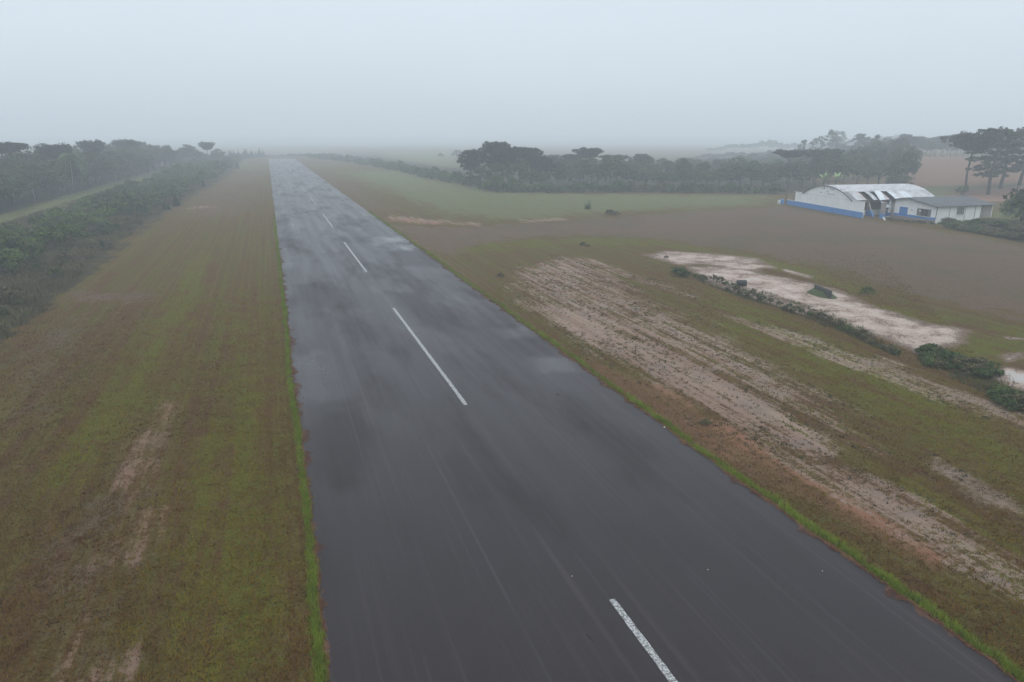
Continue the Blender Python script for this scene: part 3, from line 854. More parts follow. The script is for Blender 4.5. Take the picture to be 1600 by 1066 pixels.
# ------------------------------------------------------------------ hangar
HO = Vector((138.3, 133.6, 0.0)); HU = Vector((.206, .979, 0)); HN = Vector((.9935, -.114, 0))
hangar = bpy.data.objects.new('hangar', None); COL.objects.link(hangar); hangar.location = HO
tag(hangar, 'white arched-roof hangar with a blue base band and patchy metal roof', 'hangar')
def hp(s, k, z): return HU * s + HN * k + Vector((0, 0, z))
def hbox(mb, s0, s1, k0, k1, z0, z1, m=0):
    return mb.hexa([hp(s0, k0, z0), hp(s1, k0, z0), hp(s1, k1, z0), hp(s0, k1, z0), hp(s0, k0, z1), hp(s1, k0, z1), hp(s1, k1, z1), hp(s0, k1, z1)], m)
DEP = 25.5
ZE, ZP, S0, S1 = 4.0, 6.75, 5.4, 28.4
def arcz(s):
    w = (S1 - S0) / 2; c = (S0 + S1) / 2; rise = ZP - ZE; Rr = (w * w + rise * rise) / (2 * rise)
    return ZE - (Rr - rise) + math.sqrt(max(0, Rr * Rr - (s - c) ** 2))
# front: pocket walls and the sliding doors between them
hbox(MB(), 0, 5.4, 0, .25, 0, 3.95).build('front_wall', M['white_wall'], hangar)
hbox(MB(), 28.4, 32.6, 0, .25, 0, 3.95).build('front_wall', M['white_wall'], hangar)
for i in range(4):
    a = 5.46 + i * 5.75
    hbox(MB(), a, a + 5.69, .0 + .02 * (i % 2), .14 + .02 * (i % 2), .05, 3.9).build('sliding_door', M['white_wall'], hangar)
hbox(MB(), 5.4, 28.4, -.03, -.004, 3.93, 4.0).build('door_track', M['pale'], hangar)
hbox(MB(), -.15, 32.9, -.06, -.003, 0, 1.45).build('blue_band', M['blue_wall'], hangar)
hbox(MB(), 32.9, 36.9, -.06, .25, 0, 1.4).build('low_wall', M['blue_wall'], hangar)
hbox(MB(), 32.9, 36.9, -.08, .27, 1.4, 1.5).build('coping', M['pale'], hangar)
hbox(MB(), 28.2, 33.0, -.12, .5, 3.98, 4.1).build('coping', M['pale'], hangar)
hbox(MB(), -.1, 5.3, -.08, .4, 3.97, 4.06).build('coping', M['pale'], hangar)
# gable
mb = MB(); n = 24; V = []
for i in range(n + 1):
    s = S0 + (S1 - S0) * i / n
    for k in (.05, .22): V += [hp(s, k, 3.9), hp(s, k, arcz(s))]
Q = []
for i in range(n):
    b = i * 4
    Q += [(b, b + 1, b + 5, b + 4), (b + 2, b + 6, b + 7, b + 3), (b + 1, b + 3, b + 7, b + 5)]
mb.add(V, Q).build('gable', M['white_wall'], hangar)
# dark rim of the roof edge over the gable
mb = MB(); V = []
for i in range(n + 1):
    s = S0 - .3 + (S1 - S0 + .6) * i / n; z = arcz(min(max(s, S0), S1)) - (.05 if S0 < s < S1 else .18)
    for k in (-.22, .3): V += [hp(s, k, z), hp(s, k, z + .24)]
Q = []
for i in range(n):
    b = i * 4
    Q += [(b, b + 1, b + 5, b + 4), (b + 2, b + 6, b + 7, b + 3), (b + 1, b + 3, b + 7, b + 5), (b, b + 4, b + 6, b + 2)]
mb.add(V, Q).build('roof_rim', M['old_metal'], hangar)
# corrugated barrel roof, upper courses (the knee is at s = SK)
SK = 9.2
def roofsheet(s0, s1, k0, k1, name, mat, lift=0.0, zf=None, ns=10, parent=hangar):
    zf = zf or arcz
    nk = max(2, int((k1 - k0) / .16)); V = []
    for j in range(nk + 1):
        k = k0 + (k1 - k0) * j / nk; cor = .035 * math.sin(j * math.pi / 1.0) + (.03 if j % 2 else 0)
        for i in range(ns + 1):
            s = s0 + (s1 - s0) * i / ns
            V.append(hp(s, k, zf(s) + .22 + lift + cor))
    V = np.array([tuple(v) for v in V]); n2 = len(V)
    V2 = V.copy(); V2[:, 2] -= .03
    ii = (np.arange(nk)[:, None] * (ns + 1) + np.arange(ns)[None, :]).reshape(-1)
    q = np.stack([ii, ii + 1, ii + ns + 2, ii + ns + 1], -1)
    return put(name, mesh(name, np.concatenate([V, V2]), np.concatenate([q, q[:, ::-1] + n2]), [mat]), parent)
roofsheet(SK, S1 + .4, -.25, DEP, 'roof', M['sheet'], ns=26, zf=lambda s: arcz(min(s, S1)))
# the lowest course on this side: single sheets, two gaps, one slipped down
course = [(-.25, 1.3, 'sheet_dark'), (1.3, 2.6, 'sheet'), (2.6, 3.4, 'sheet'), (3.4, 4.2, 'sheet_pink'),
          (6.3, 7.6, 'sheet'), (9.2, 11.1, 'sheet_pink'), (12.9, 14.4, 'sheet_new'), (14.4, 16.2, 'sheet'), (16.2, 18.4, 'sheet_new'),
          (18.4, 21, 'sheet'), (21, DEP, 'sheet')]
for a, b, mt in course:
    roofsheet(S0 - .5, SK + .1, a, b, 'roof_sheet', M[mt], lift=-.05, ns=6, zf=lambda s: arcz(max(s, S0)) - max(0, S0 - s) * .28)
def slipf(s): return 2.2 + (arcz(SK) - 2.2) * max(0, (s + .2) / (SK + .2)) ** 1.0 + .05
V = []; Q = []
for j in range(13):
    for i in range(9):
        sv = -.2 + (SK + .2) * i / 8; kv = 6.0 + 3.0 * max(0, sv) / SK + 1.9 * j / 12
        V.append(hp(sv, kv, slipf(sv) + .34 + (.04 if j % 2 else 0)))
V += [v - Vector((0, 0, .03)) for v in V]
for j in range(12):
    for i in range(8):
        b = j * 9 + i; Q += [(b, b + 1, b + 10, b + 9), (b + 117, b + 126, b + 127, b + 118)]
o = MB().add(V, Q).build('roof_sheet', M['sheet_new'], hangar); o['label'] = 'pale roof sheet slipped down over the eave'
# far courses on the hidden side, trusses, back and side walls
hbox(MB(), 4.9, 5.2, -.2, DEP, 3.7, 3.95).build('eave_beam', M['old_metal'], hangar)
for k in (.8, 5.0, 9.6, 14.2, 19, 24.5):
    mb = MB(); V = []
    for i in range(17):
        s = S0 + (S1 - S0) * i / 16
        for kk in (k, k + .15): V += [hp(s, kk, arcz(s) - .3), hp(s, kk, arcz(s) - .05)]
    Q = []
    for i in range(16):
        b = i * 4; Q += [(b, b + 1, b + 5, b + 4), (b + 2, b + 6, b + 7, b + 3), (b + 1, b + 3, b + 7, b + 5), (b, b + 4, b + 6, b + 2)]
    mb.add(V, Q).build('truss', M['old_metal'], hangar)
hbox(MB(), S0, S1, DEP - .25, DEP - .05, 0, 3.95).build('back_wall', M['mould_wall'], hangar)
V = []; Q = []
for i in range(n + 1):
    s = S0 + (S1 - S0) * i / n
    V += [hp(s, DEP - .2, 3.95), hp(s, DEP - .2, arcz(s))]
for i in range(n): Q.append((2 * i, 2 * i + 2, 2 * i + 3, 2 * i + 1))
MB().add(V, Q).build('gable', M['mould_wall'], hangar)
hbox(MB(), S1 - .25, S1, .3, DEP - .3, 0, 4.0).build('side_wall', M['mould_wall'], hangar)
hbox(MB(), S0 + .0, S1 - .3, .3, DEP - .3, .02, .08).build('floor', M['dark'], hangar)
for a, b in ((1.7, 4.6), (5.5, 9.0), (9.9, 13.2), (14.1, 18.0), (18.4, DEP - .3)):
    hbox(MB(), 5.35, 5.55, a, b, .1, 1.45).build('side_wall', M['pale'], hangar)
hbox(MB(), 7.2, 7.35, .5, DEP - .3, .1, 3.3).build('shade_sheet', M['dark'], hangar)  # added dark sheet behind the side openings, painted as indoor shade
# flared buttress piers between the bays
for k in (.9, 4.9, 9.3, 13.6, 18.1):
    for z0, z1, name, mt, e in ((0, 1.5, 'pier_base', 'blue_wall', .03), (1.5, 3.75, 'pier', 'grimy_shaded_wall', 0)):
        f = lambda z: 5.3 - 2.9 * (1 - z / 3.9) ** 1.3
        MB().hexa([hp(f(z0), k - e, z0), hp(5.6, k - e, z0), hp(5.6, k + .35 + e, z0), hp(f(z0), k + .35 + e, z0),
                   hp(f(z1), k - e, z1), hp(5.6, k - e, z1), hp(5.6, k + .35 + e, z1), hp(f(z1), k + .35 + e, z1)]).build(name, M[mt], hangar)
# faded lettering on the gable: unreadable worn strokes in three rows
words = []; rng = np.random.default_rng(3)
def strokes(s0, s1, z0, z1, w):
    s = s1
    while s > s0:
        mb = MB(); words.append(mb); a = s - w * .15; b = s - w * .6
        zz = z0 + (z1 - z0) * (.45 if rng.random() < .5 else .8)
        P = [(a, z0), (a, z1), (b, z1 - .05), (b, zz), (a - .14, zz - .08), (a - .14, z0)]      # one worn letter-like mark
        n = len(P); V = [hp(x, .0, z) for x, z in P] + [hp(x, .045, z) for x, z in P]
        mb.add(V, [(i, (i + 1) % n, n + (i + 1) % n, n + i) for i in range(n)] + [(0, 1, 4, 5), (1, 2, 3, 4)])
        s -= w
strokes(17.6, 19.2, 5.85, 6.3, .8); strokes(13.6, 15.4, 5.75, 6.3, .7); strokes(15.7, 16.9, 5.2, 5.6, .6)
strokes(18.8, 20.0, 4.75, 5.05, .6); strokes(12.9, 16.6, 4.65, 4.9, .55)
for w_ in words: w_.build('lettering', M['letter'], hangar)

# ruined pillars of the fallen canopy between the two buildings
def pillar(s, k, w, h, hb, matu, label, lean=0.0, group=None, blue='blue_wall'):
    x, y, _ = HO + hp(s, k, 0)
    r = bpy.data.objects.new('pillar', None); COL.objects.link(r); r.location = (x, y, zat(x, y))
    r.rotation_euler = (lean, 0, .1)
    MB().hexa([(-w, -w, hb), (w, -w, hb), (w, w, hb), (-w, w, hb), (-w * .9, -w * .85, h), (w * .9, -w * .85, h), (w, w, h + .15), (-w, w * .9, h - .1)]).build('shaft', M[matu], r)
    a = w + .03
    MB().hexa([(-a, -a, -.1), (a, -a, -.1), (a, a, -.1), (-a, a, -.1), (-a, -a, hb), (a, -a, hb), (a, a, hb), (-a, a, hb)]).build('base', M[blue], r)
    tag(r, label, 'pillar', group)
pillar(-.7, 5.2, .45, 3.9, 1.15, 'grimy_shaded_wall', 'grimy grey pillar with blue foot standing free in front of the open hangar side')
pillar(1.2, 8.6, .28, 4.1, 1.1, 'white_wall', 'slim white pillar with blue foot, right beside the mouldy pillar')
pillar(.9, 9.6, .55, 4.0, .7, 'mould_wall', 'wide mouldy pillar at the left corner of the low white building', blue='white_wall')
pillar(39.4, -.3, .5, 1.3, .7, 'blue_wall', 'squat blue block at the far left end of the hangar front')

x, y, _ = HO + hp(38.9, -1.5, 0)
mb = MB(); mb.tube([(0, 0, 0), (0, 0, .15), (0, 0, .9), (0, 0, 1.15)], [.38, .42, .42, .36], n=12)
tag(mb.build('tank', M['pale'], None, True, (x, y, zat(x, y))), 'small white tank in front of the squat blue block', 'tank')
for s, k, h, lab in ((39.6, 1.2, 4.6, 'dark timber post rising behind the squat blue block'), (36.2, 1.6, 3.6, 'thin grey pole behind the low blue wall left of the hangar')):
    x, y, _ = HO + hp(s, k, 0)
    mb = MB(); mb.tube([(0, 0, -.2), (0, .02, h * .5), (0, 0, h)], [.14, .12, .10], n=8)
    mb.tube([(-.5, 0, h * .88), (.5, 0, h * .88)], [.05, .05], n=6)
    tag(mb.build('post', M['bark'] if h > 4 else M['old_metal'], None, True, (x, y, zat(x, y))), lab, 'post')
# loose boards lying on the grass by the pillars
for i, (pxx, pyy, ln, rz, lab) in enumerate([(1384, 340.5, 3.2, .3, 'pale board lying flat between the pillars'), (1381, 344, 3.0, .9, 'thin pale board propped in the grass below the pillars')]):
    x, y = G(pxx, pyy)
    mb = MB(); mb.hexa([(-ln / 2, -.16, .10), (ln / 2, -.16, .25 + .3 * i), (ln / 2, .16, .25 + .3 * i), (-ln / 2, .16, .10), (-ln / 2, -.16, .16), (ln / 2, -.16, .31 + .3 * i), (ln / 2, .16, .31 + .3 * i), (-ln / 2, .16, .16)])
    tag(mb.build('board', M['pale'], None, False, (x, y, zat(x, y)), rz), lab, 'board')

# ------------------------------------------------------------------ low white building with the dark gabled roof
WO = Vector((146.2, 120.0, 0)); wa = math.radians(-2.5)
house = bpy.data.objects.new('clubhouse', None); COL.objects.link(house); house.location = WO; house.rotation_euler = (0, 0, wa)
tag(house, 'low white building with dark gabled roof and blue door, right of the hangar', 'building')
WD, WB, WE, WP, WM = 17.0, 12.2, 4.0, 5.3, 8.0       # depth, wall width, eave, peak, ridge position
def ez(b): return WE + (WP - WE) * (1 - abs(b - WM) / 8.0)
def wbox(mb, a0, a1, b0, b1, z0, z1, m=0):
    return mb.hexa([(a0, b0, z0), (a1, b0, z0), (a1, b1, z0), (a0, b1, z0), (a0, b0, z1), (a1, b0, z1), (a1, b1, z1), (a0, b1, z1)], m)
def gablewall(a0, a1, name, mat, z0):
    bs_ = [0, 1.5, 4, 6, 8, 10, WB]; V = []; Q = []
    for b in bs_:
        for a in (a0, a1): V += [(a, b, z0), (a, b, ez(b) - .08)]
    for i in range(len(bs_) - 1):
        c = i * 4; Q += [(c, c + 4, c + 5, c + 1), (c + 2, c + 3, c + 7, c + 6), (c + 1, c + 5, c + 7, c + 3)]
    Q += [(0, 1, 3, 2), (24, 26, 27, 25)]
    return MB().add(V, Q).build(name, mat, house)
gablewall(0, .2, 'front_wall', M['white_wall'], .4)
gablewall(WD - .2, WD, 'back_wall', M['white_wall'], 0)
wbox(MB(), .2, WD - 3.6, 0, .2, 0, WE).build('side_wall', M['white_wall'], house)
wbox(MB(), WD - 3.6, WD - .2, 0, .2, 0, WE).build('side_wall', M['grimy_shaded_wall'], house)  # grey porch end, with the porch shade painted into its colour
wbox(MB(), .2, WD - .2, WB - .2, WB, 0, 4.5).build('side_wall', M['white_wall'], house)
wbox(MB(), -.9, -.004, -.1, WB + .4, -.2, .72).build('plinth', M['plinth'], house)
wbox(MB(), -.06, -.003, 0, WB, .72, 1.3).build('blue_band', M['blue_wall'], house)
for a in (3.9, 8.6, 11.6): wbox(MB(), a, a + .1, -.05, -.002, 0, WE - .05).build('wall_strip', M['old_metal'], house)
mb = MB(); mb.tube([(-.05, -.12, WE), (-.05, -.12, 1)], [.09, .09], n=6); mb.build('downpipe', M['old_metal'], house)
wbox(MB(), -.1, -.061, 8.1, 10.5, .75, 2.95).build('door', M['blue_door'], house)
def window(a0, a1, b0, b1, z0, z1, panes, front=True):
    if front:
        fr = wbox(MB(), -.05, -.003, b0 - .08, b1 + .08, z0 - .08, z1 + .08).build('window', M['old_metal'], house)
        wbox(MB(), -.2, -.003, b0 - .15, b1 + .15, z0 - .2, z0 - .09).build('sill', M['pale'], fr)
        for c, d, mt in panes: wbox(MB(), -.08, -.052, b0 + (b1 - b0) * c, b0 + (b1 - b0) * d, z0, z1).build('pane', M[mt], fr)
    else:
        fr = wbox(MB(), a0 - .08, a1 + .08, -.05, -.003, z0 - .08, z1 + .08).build('window', M['old_metal'], house)
        wbox(MB(), a0 - .25, a1 + .25, -.2, -.003, z0 - .22, z0 - .09).build('sill', M['paper'], fr)
        for c, d, mt in panes: wbox(MB(), a0 + (a1 - a0) * c, a0 + (a1 - a0) * d, -.08, -.052, z0, z1).build('pane', M[mt], fr)
    return fr
w1 = window(0, 0, 1.5, 5.3, 1.42, 2.95, [(.0, .16, 'glass_pale'), (.18, .42, 'glass'), (.44, .68, 'glass'), (.70, 1, 'old_metal')])
wbox(MB(), -.1, -.082, 4.3, 4.7, 2.35, 2.7).build('notice', M['paper'], w1)
window(6.2, 8.2, 0, 0, 1.9, 3.4, [(0, .48, 'glass_pale'), (.52, 1, 'glass_pale')], front=False)
wbox(MB(), -.16, -.003, 6.75, 6.98, 2.3, 2.55).build('wall_vent', M['grimy_shaded_wall'], house)  # small vent box on the wall, gives no light
for b0_, b1_ in ((-.7, WM), (WM, 16.2)):                 # two roof slopes
    V = []; nn = 106
    for j in range(nn + 1):
        a = -.9 + (WD + 1.6) * j / nn; c = .03 if j % 2 else 0
        for b in np.linspace(b0_, b1_, 5): V.append((a, b, ez(b) + .06 + c))
    V = np.array(V); V2 = V.copy(); V2[:, 2] -= .07
    ii = (np.arange(nn)[:, None] * 5 + np.arange(4)[None, :]).reshape(-1)
    q = np.stack([ii, ii + 5, ii + 6, ii + 1], -1)
    ends = [(i, i + 1, i + 1 + len(V), i + len(V)) for i in range(4)]
    side = [(j * 5, j * 5 + len(V), (j + 1) * 5 + len(V), (j + 1) * 5) for j in range(nn)]
    put('roof', mesh('roof', np.concatenate([V, V2]), np.concatenate([q, q[:, ::-1] + len(V), np.array(ends), np.array(side)]), [M['fibre_cement']]), house)
MB().hexa([(-.85, -.6, ez(-.6) - .18), (-.8, -.6, ez(-.6) - .18), (-.8, WM, WP - .16), (-.85, WM, WP - .16), (-.85, -.6, ez(-.6)), (-.8, -.6, ez(-.6)), (-.8, WM, WP), (-.85, WM, WP)]).build('bargeboard', M['old_metal'], house)
MB().hexa([(-.85, WM + .01, WP - .16), (-.8, WM + .01, WP - .16), (-.8, 16.1, ez(16.1) - .18), (-.85, 16.1, ez(16.1) - .18), (-.85, WM + .01, WP), (-.8, WM + .01, WP), (-.8, 16.1, ez(16.1)), (-.85, 16.1, ez(16.1))]).build('bargeboard', M['old_metal'], house)

# ------------------------------------------------------------------ small things on the field
x, y = G(1158.5, 447)
dr = MB(); dr.tube([(-.62, 0, .42), (-.60, 0, .42), (-.3, 0, .42), (.3, 0, .42), (.60, 0, .42), (.62, 0, .42)], [.36, .42, .435, .435, .42, .36], n=18)
for rr in (-.28, 0, .28): dr.tube([(rr - .03, 0, .42), (rr + .03, 0, .42)], [.45, .45], n=18)
tag(dr.build('drum', M['black'], None, False, (x, y, zat(x, y) - .03), -.35), 'black drum lying on its side on the pale washed mud', 'drum')
# broken slab leaning on a grassy mound
mx, my = G(1284, 461); ca = math.atan2(G(1310, 460)[1] - G(1268, 446)[1], G(1310, 460)[0] - G(1268, 446)[0])
V = []; Q = []; na, nb = 22, 14
for j in range(nb + 1):
    for i in range(na + 1):
        u = i / na * 2 - 1; v = j / nb * 2 - 1; rr = math.hypot(u, v)
        z = max(0, 1 - rr ** 2) ** .9 * .85 + .07 * math.sin(7 * u + 3 * v) * (rr < .95)
        V.append((u * 2.5, v * 1.25, z - .04))
for j in range(nb):
    for i in range(na):
        b = j * (na + 1) + i; Q.append((b, b + 1, b + na + 2, b + na + 1))
M['turf'] = plain_mat('turf', (.035, .045, .018), (.07, .10, .03), 4, .95, bumps=.8)
mound = MB().add(V, Q).build('mound', M['turf'], None, True, (mx, my, zat(mx, my)), ca)
tag(mound, 'low grassy mound with a dark slab along it in the pale mud', 'mound')
slab = MB(); slab.hexa([(-1.5, -.12, .0), (1.9, -.12, .0), (1.9, .12, .0), (-1.5, .12, .0), (-1.5, .02, 1.05), (1.75, .02, .88), (1.75, .22, .88), (-1.5, .22, 1.05)])
for i in range(9): slab.hexa([(-1.35 + i * .36, -.2, .05), (-1.15 + i * .36, -.2, .05), (-1.15 + i * .36, -.1, .05), (-1.35 + i * .36, -.1, .05), (-1.35 + i * .36, -.09, .92), (-1.15 + i * .36, -.09, .90), (-1.15 + i * .36, .0, .90), (-1.35 + i * .36, .0, .92)])
off = Vector((math.cos(ca) * .45 - math.sin(ca) * -.45, math.sin(ca) * .45 + math.cos(ca) * -.45, 0))
tag(slab.build('slab', M['concrete'], None, False, (mx + off.x, my + off.y, zat(mx, my) + .12), ca), 'dark ribbed slab standing against the grassy mound', 'slab')
x, y = G(1040, 668)
tag(MB().hexa([(-.05, -.04, 0), (.05, -.04, 0), (.055, .04, 0), (-.05, .04, 0), (-.04, -.03, .04), (.045, -.025, .05), (.04, .03, .045), (-.04, .025, .03)]).build('litter', M['paper'], None, False, (x - .1, y, .018)), 'small white scrap on the asphalt at the right edge of the runway', 'litter')
for i, (a, b, lab) in enumerate([(894, 901, 'tiny white pebble on the asphalt left of the nearest dash'), (1106, 891, 'tiny white pebble on the asphalt right of the nearest dash'), (1285, 893, 'tiny white pebble nearest the right runway edge')]):
    x, y = G(a, b)
    bmq = MB(); bmq.tube([(-.02, 0, .012), (0, .004, .018), (.02, 0, .012)], [.008, .018, .007], n=6)
    tag(bmq.build('pebble', M['paper'], None, True, (x, y, .012)), lab, 'pebble')

# ------------------------------------------------------------------ grass
def tufts(X, Y, Z, hmin, hmax, blades, wid, rng, tone, spread=.05, lean=.5):
    n = len(X)
    a = rng.random((n, blades)) * 6.283; h = hmin + (hmax - hmin) * rng.random((n, blades)) ** 1.5
    ox = rng.normal(size=(n, blades)) * spread; oy = rng.normal(size=(n, blades)) * spread
    bx = X[:, None] + ox; by = Y[:, None] + oy
    wx = -np.sin(a) * wid; wy = np.cos(a) * wid
    tx = np.cos(a) * h * lean; ty = np.sin(a) * h * lean
    z = np.broadcast_to(Z[:, None], bx.shape)
    V = np.stack([np.stack([bx - wx, by - wy, z - .01], -1), np.stack([bx + wx, by + wy, z - .01], -1), np.stack([bx + tx, by + ty, z + h], -1)], 2).reshape(-1, 3)
    T = np.arange(len(V)).reshape(-1, 3)
    tt = np.clip(tone[:, None] + (rng.random((n, blades)) - .5) * .35, 0, 1)
    return V, T, np.repeat(tt.ravel(), 3)

rng = np.random.default_rng(21)
# lush green fringe on both sides of the runway
parts = []
for side, cnt in ((-1, 21000), (1, 21000)):
    Y = 10 + 180 * rng.random(cnt) ** 1.9
    if side < 0:
        e = np.interp(Y, ry, eL); X = e - .22 + rng.normal(size=cnt) * .11 - .10 * vnoise(Y / 3, Y * 0, 8)
    else:
        e = np.interp(Y, ry, eR); X = e + .30 + rng.normal(size=cnt) * .14 + .16 * vnoise(Y / 3, Y * 0, 8)
    keep = rng.random(cnt) < .15 + 1.0 * vnoise(Y / 1.3, X * 0 + side, 4) * (.4 + .9 * vnoise(Y / 7, X * 0 + side, 6))
    X, Y = X[keep], Y[keep]
    parts.append(tufts(X, Y, np.zeros(len(X)), .08, .30, 6, .012 + 0 * X.mean(), rng, .35 + .4 * vnoise(Y / 1.1, X, 5)))
V, T, t = join(parts)
tag(put('verge_grass', mesh('verge_grass', V, T, [M['grass_green']], tone=t)), 'bright green grass fringe along both runway edges', 'grass', kind='stuff')
parts = []
for side in (-1, 1):
    n_ = 26000
    Y = 11 + 120 * rng.random(n_) ** 1.6; e = np.interp(Y, ry, eL if side < 0 else eR)
    reach = np.maximum(0, fbm(Y / 1.1, Y * 0 + side * 3.3, 61, 5) - .50) * 2.6
    X = e - side * (rng.random(n_) ** 1.5 * (reach + .05) - .06)
    keep = rng.random(n_) < .2 + .5 * (reach > .08)
    X, Y = X[keep], Y[keep]
    parts.append(tufts(X, Y, np.full(len(X), .012), .015, .06, 4, .018, rng, .2 + .6 * vnoise(Y / .4, X / .3, 62), .04, 1.4))
V, T, t = join(parts)
tag(put('edge_weeds', mesh('edge_weeds', V, T, [M['dead_grass']], tone=t)), 'dead reddish grass creeping over the broken asphalt edges', 'weeds', kind='stuff')
# short mown turf near the camera
parts = []
def scatter(n, poly_x, ymax, bias):
    Y = 12 + (ymax - 12) * rng.random(n) ** bias
    x0 = np.interp(Y, poly_x[0], poly_x[1]); x1 = np.interp(Y, poly_x[0], poly_x[2])
    return x0 + (x1 - x0) * rng.random(n), Y
for rngx, ymax, n, bias in ((([12, 30, 75, 110], [-14, -18, -26, -27], [-.1, -.1, -.1, -.1]), 110, 150000, 1.6), (([12, 40, 80, 110], [24.9, 24.9, 24.9, 24.9], [36, 58, 90, 110]), 110, 120000, 1.4)):
    X, Y = scatter(n, rngx, ymax, bias)
    mm = masks_at(X, Y)
    den = 1 - np.clip(mm['sand'] * 1.0, 0, .93); den = den * (mm['wet'] < .3)
    clump = (.25 + .9 * vnoise(X / .45, Y / .45, 15)) * sstep(ymax, ymax * .45, Y)
    keep = rng.random(n) < den * clump
    X, Y = X[keep], Y[keep]; g = mm['green'][keep]; br = mm['brown'][keep]
    tone = .32 + .35 * g - .15 * br + .5 * (vnoise(X / .6, Y / .8, 12) - .5) + .3 * (vnoise(X / 1.5, Y / 20, 13) - .5)
    parts.append(tufts(X, Y, height(X, Y), .04, .15, 4, .020, rng, tone, .05, .8))
V, T, t = join(parts)
tag(put('mown_turf', mesh('mown_turf', V, T, [M['grass_mown']], tone=t)), 'short mown brown and green turf on both sides of the runway', 'turf', kind='stuff')
# small clumps dotted over the bare soil
X = rng.uniform(25.5, 95, 60000); Y = rng.uniform(18, 130, 60000)
mm = masks_at(X, Y)
keep = (mm['sand'] > .3) & (rng.random(60000) < .55 * vnoise(X / 2, Y / 7, 71) ** 1.5)
X, Y = X[keep], Y[keep]
V, T, t = tufts(X, Y, height(X, Y), .05, .17, 9, .03, rng, .05 + .6 * vnoise(X / .8, Y / .8, 72), .09, .8)
tag(put('soil_tufts', mesh('soil_tufts', V, T, [M['leaf_olive']], tone=t)), 'small olive clumps dotted over the bare soil right of the runway', 'grass', kind='stuff')
# rough growth under the shrubs on the left, along the ditch and by the pool on the right
parts = []
n = 42000
Y = 62 + 260 * rng.random(n) ** 1.3; X = -25 - 35 * rng.random(n)
keep = (rng.random(n) < .3 + .9 * vnoise(X / 2.5, Y / 2.5, 19)) & (X < np.interp(Y, [60, 80, 105, 150, 200, 300], [-26.5, -26.5, -28, -29.5, -30, -27.5]) + 2.5 - 4 * fbm(Y / 4, X / 4, 33))
X, Y = X[keep], Y[keep]
parts.append(tufts(X, Y, height(X, Y), .2, .7, 6, .035, rng, .1 + .8 * vnoise(X / 5, Y / 5, 23), .18, .5))
V, T, t = join(parts)
tag(put('rough_grass', mesh('rough_grass', V, T, [M['leaf_olive']], tone=t)), 'rough olive undergrowth beneath the shrubs left of the runway', 'undergrowth', kind='stuff')
parts = []
n = 30000
X = rng.uniform(35, 130, n); Y = rng.uniform(30, 125, n)
mm = masks_at(X, Y); keep = (mm['scrub'] > .35) & (rng.random(n) < .8)
X2, Y2 = X[keep], Y[keep]
parts.append(tufts(X2, Y2, height(X2, Y2), .1, .38, 7, .03, rng, .15 + .7 * vnoise(X2 / 2, Y2 / 2, 24), .18, .6))
V, T, t = join(parts)
tag(put('ditch_grass', mesh('ditch_grass', V, T, [M['leaf_shrub']], tone=t)), 'long grass and weeds in the ditch and on the bank right of the runway', 'grass', kind='stuff')

# ------------------------------------------------------------------ plant prototypes
BL = [broadleaf(11, 14, 4.6, M['leaf_forest'], low=.14), broadleaf(12, 14, 5.2, M['leaf_forest'], low=.08), broadleaf(13, 14, 4.2, M['leaf_warm'], low=.12),
      broadleaf(14, 14, 5.6, M['leaf_warm'], low=.16), broadleaf(15, 14, 4.9, M['leaf_forest'], low=.22, bark='bark_pale'), broadleaf(16, 14, 5.0, M['leaf_shrub'], low=.05), broadleaf(17, 14, 5.4, M['leaf_shrub'], low=-.05, kc=80)]
AU = [araucaria(s, 17, 7, 'umbrella') for s in (31, 32, 33)] + [araucaria(s, 17, 7, 'flat') for s in (34, 35)]
AR = [araucaria(s, 16, 5, 'round') for s in (41, 42, 43)]
AL = [araucaria(s, 18, 5.4, 'layered') for s in (51, 52)]
EU = [tall_eucalypt(s, 24, 5) for s in (61, 62, 63)]
CF = [conifer_mesh(s, 4, 1.2) for s in (71, 72, 73)]
SHM = [M['leaf_shrub'], M['leaf_bright'], M['leaf_shrub'], M['leaf_olive'], M['leaf_bright'], M['leaf_shrub'], M['leaf_olive']]
SH = [shrub_mesh(80 + i, 1.5, 1.7, m) for i, m in enumerate(SHM)]
R = random.Random(5)

# ---- forest left of the runway
for row, off in enumerate((0, 8, 17, 28)):
    Y = 176 + R.random() * 6
    while Y < 545:
        xf = np.interp(Y, [170, 300, 520, 560], [-74, -70, -61.5, -60])
        p = BL[R.choice([0, 1, 2, 3, 4, 0, 1])]
        hh = R.uniform(10.5, 15.2) + (1.4 if row > 1 else 0)
        hh *= np.interp(Y, [180, 260, 330, 500], [.83, .86, 1, 1.03]); wsc = R.uniform(.85, 1.15)
        plant_tree('forest_tree', p, xf - off + R.uniform(-2, 2), Y, ('leafy tree at the front edge of the dense wood left of the runway' if row == 0 else 'leafy tree deep inside the dense wood left of the runway'),
                   'trees of the left wood, front edge' if row == 0 else 'trees of the left wood, interior', sc=(wsc, wsc, hh / 14))
        Y += R.uniform(6.5, 9.5) * (1 if row < 2 else 1.3)
for (a, b, t, w, i, lab) in [(14, 300, 223.5, 68, 3, 'wide flat-topped pine rising above the wood at the left edge of the frame'),
                          (97, 296, 229, 40, 1, 'flat-topped pine just left of the palm, showing over the wood'),
                          (153, 284, 223, 30, 2, 'flat-topped pine standing over the wood right of the palm'),
                          (205, 272, 221.5, 34, 0, 'flat-topped pine at the highest part of the left wood')]:
    tree_at('araucaria', AU[i], 17, a, b, t, lab, width=w, wp=14)
x, y = G(119, 303)
plant_tree('palm_tree', palm_meshes(5, 13.2, 5.2), x, y, 'tall palm with drooping fronds in front of the left wood', cat='palm', rz=2.6)
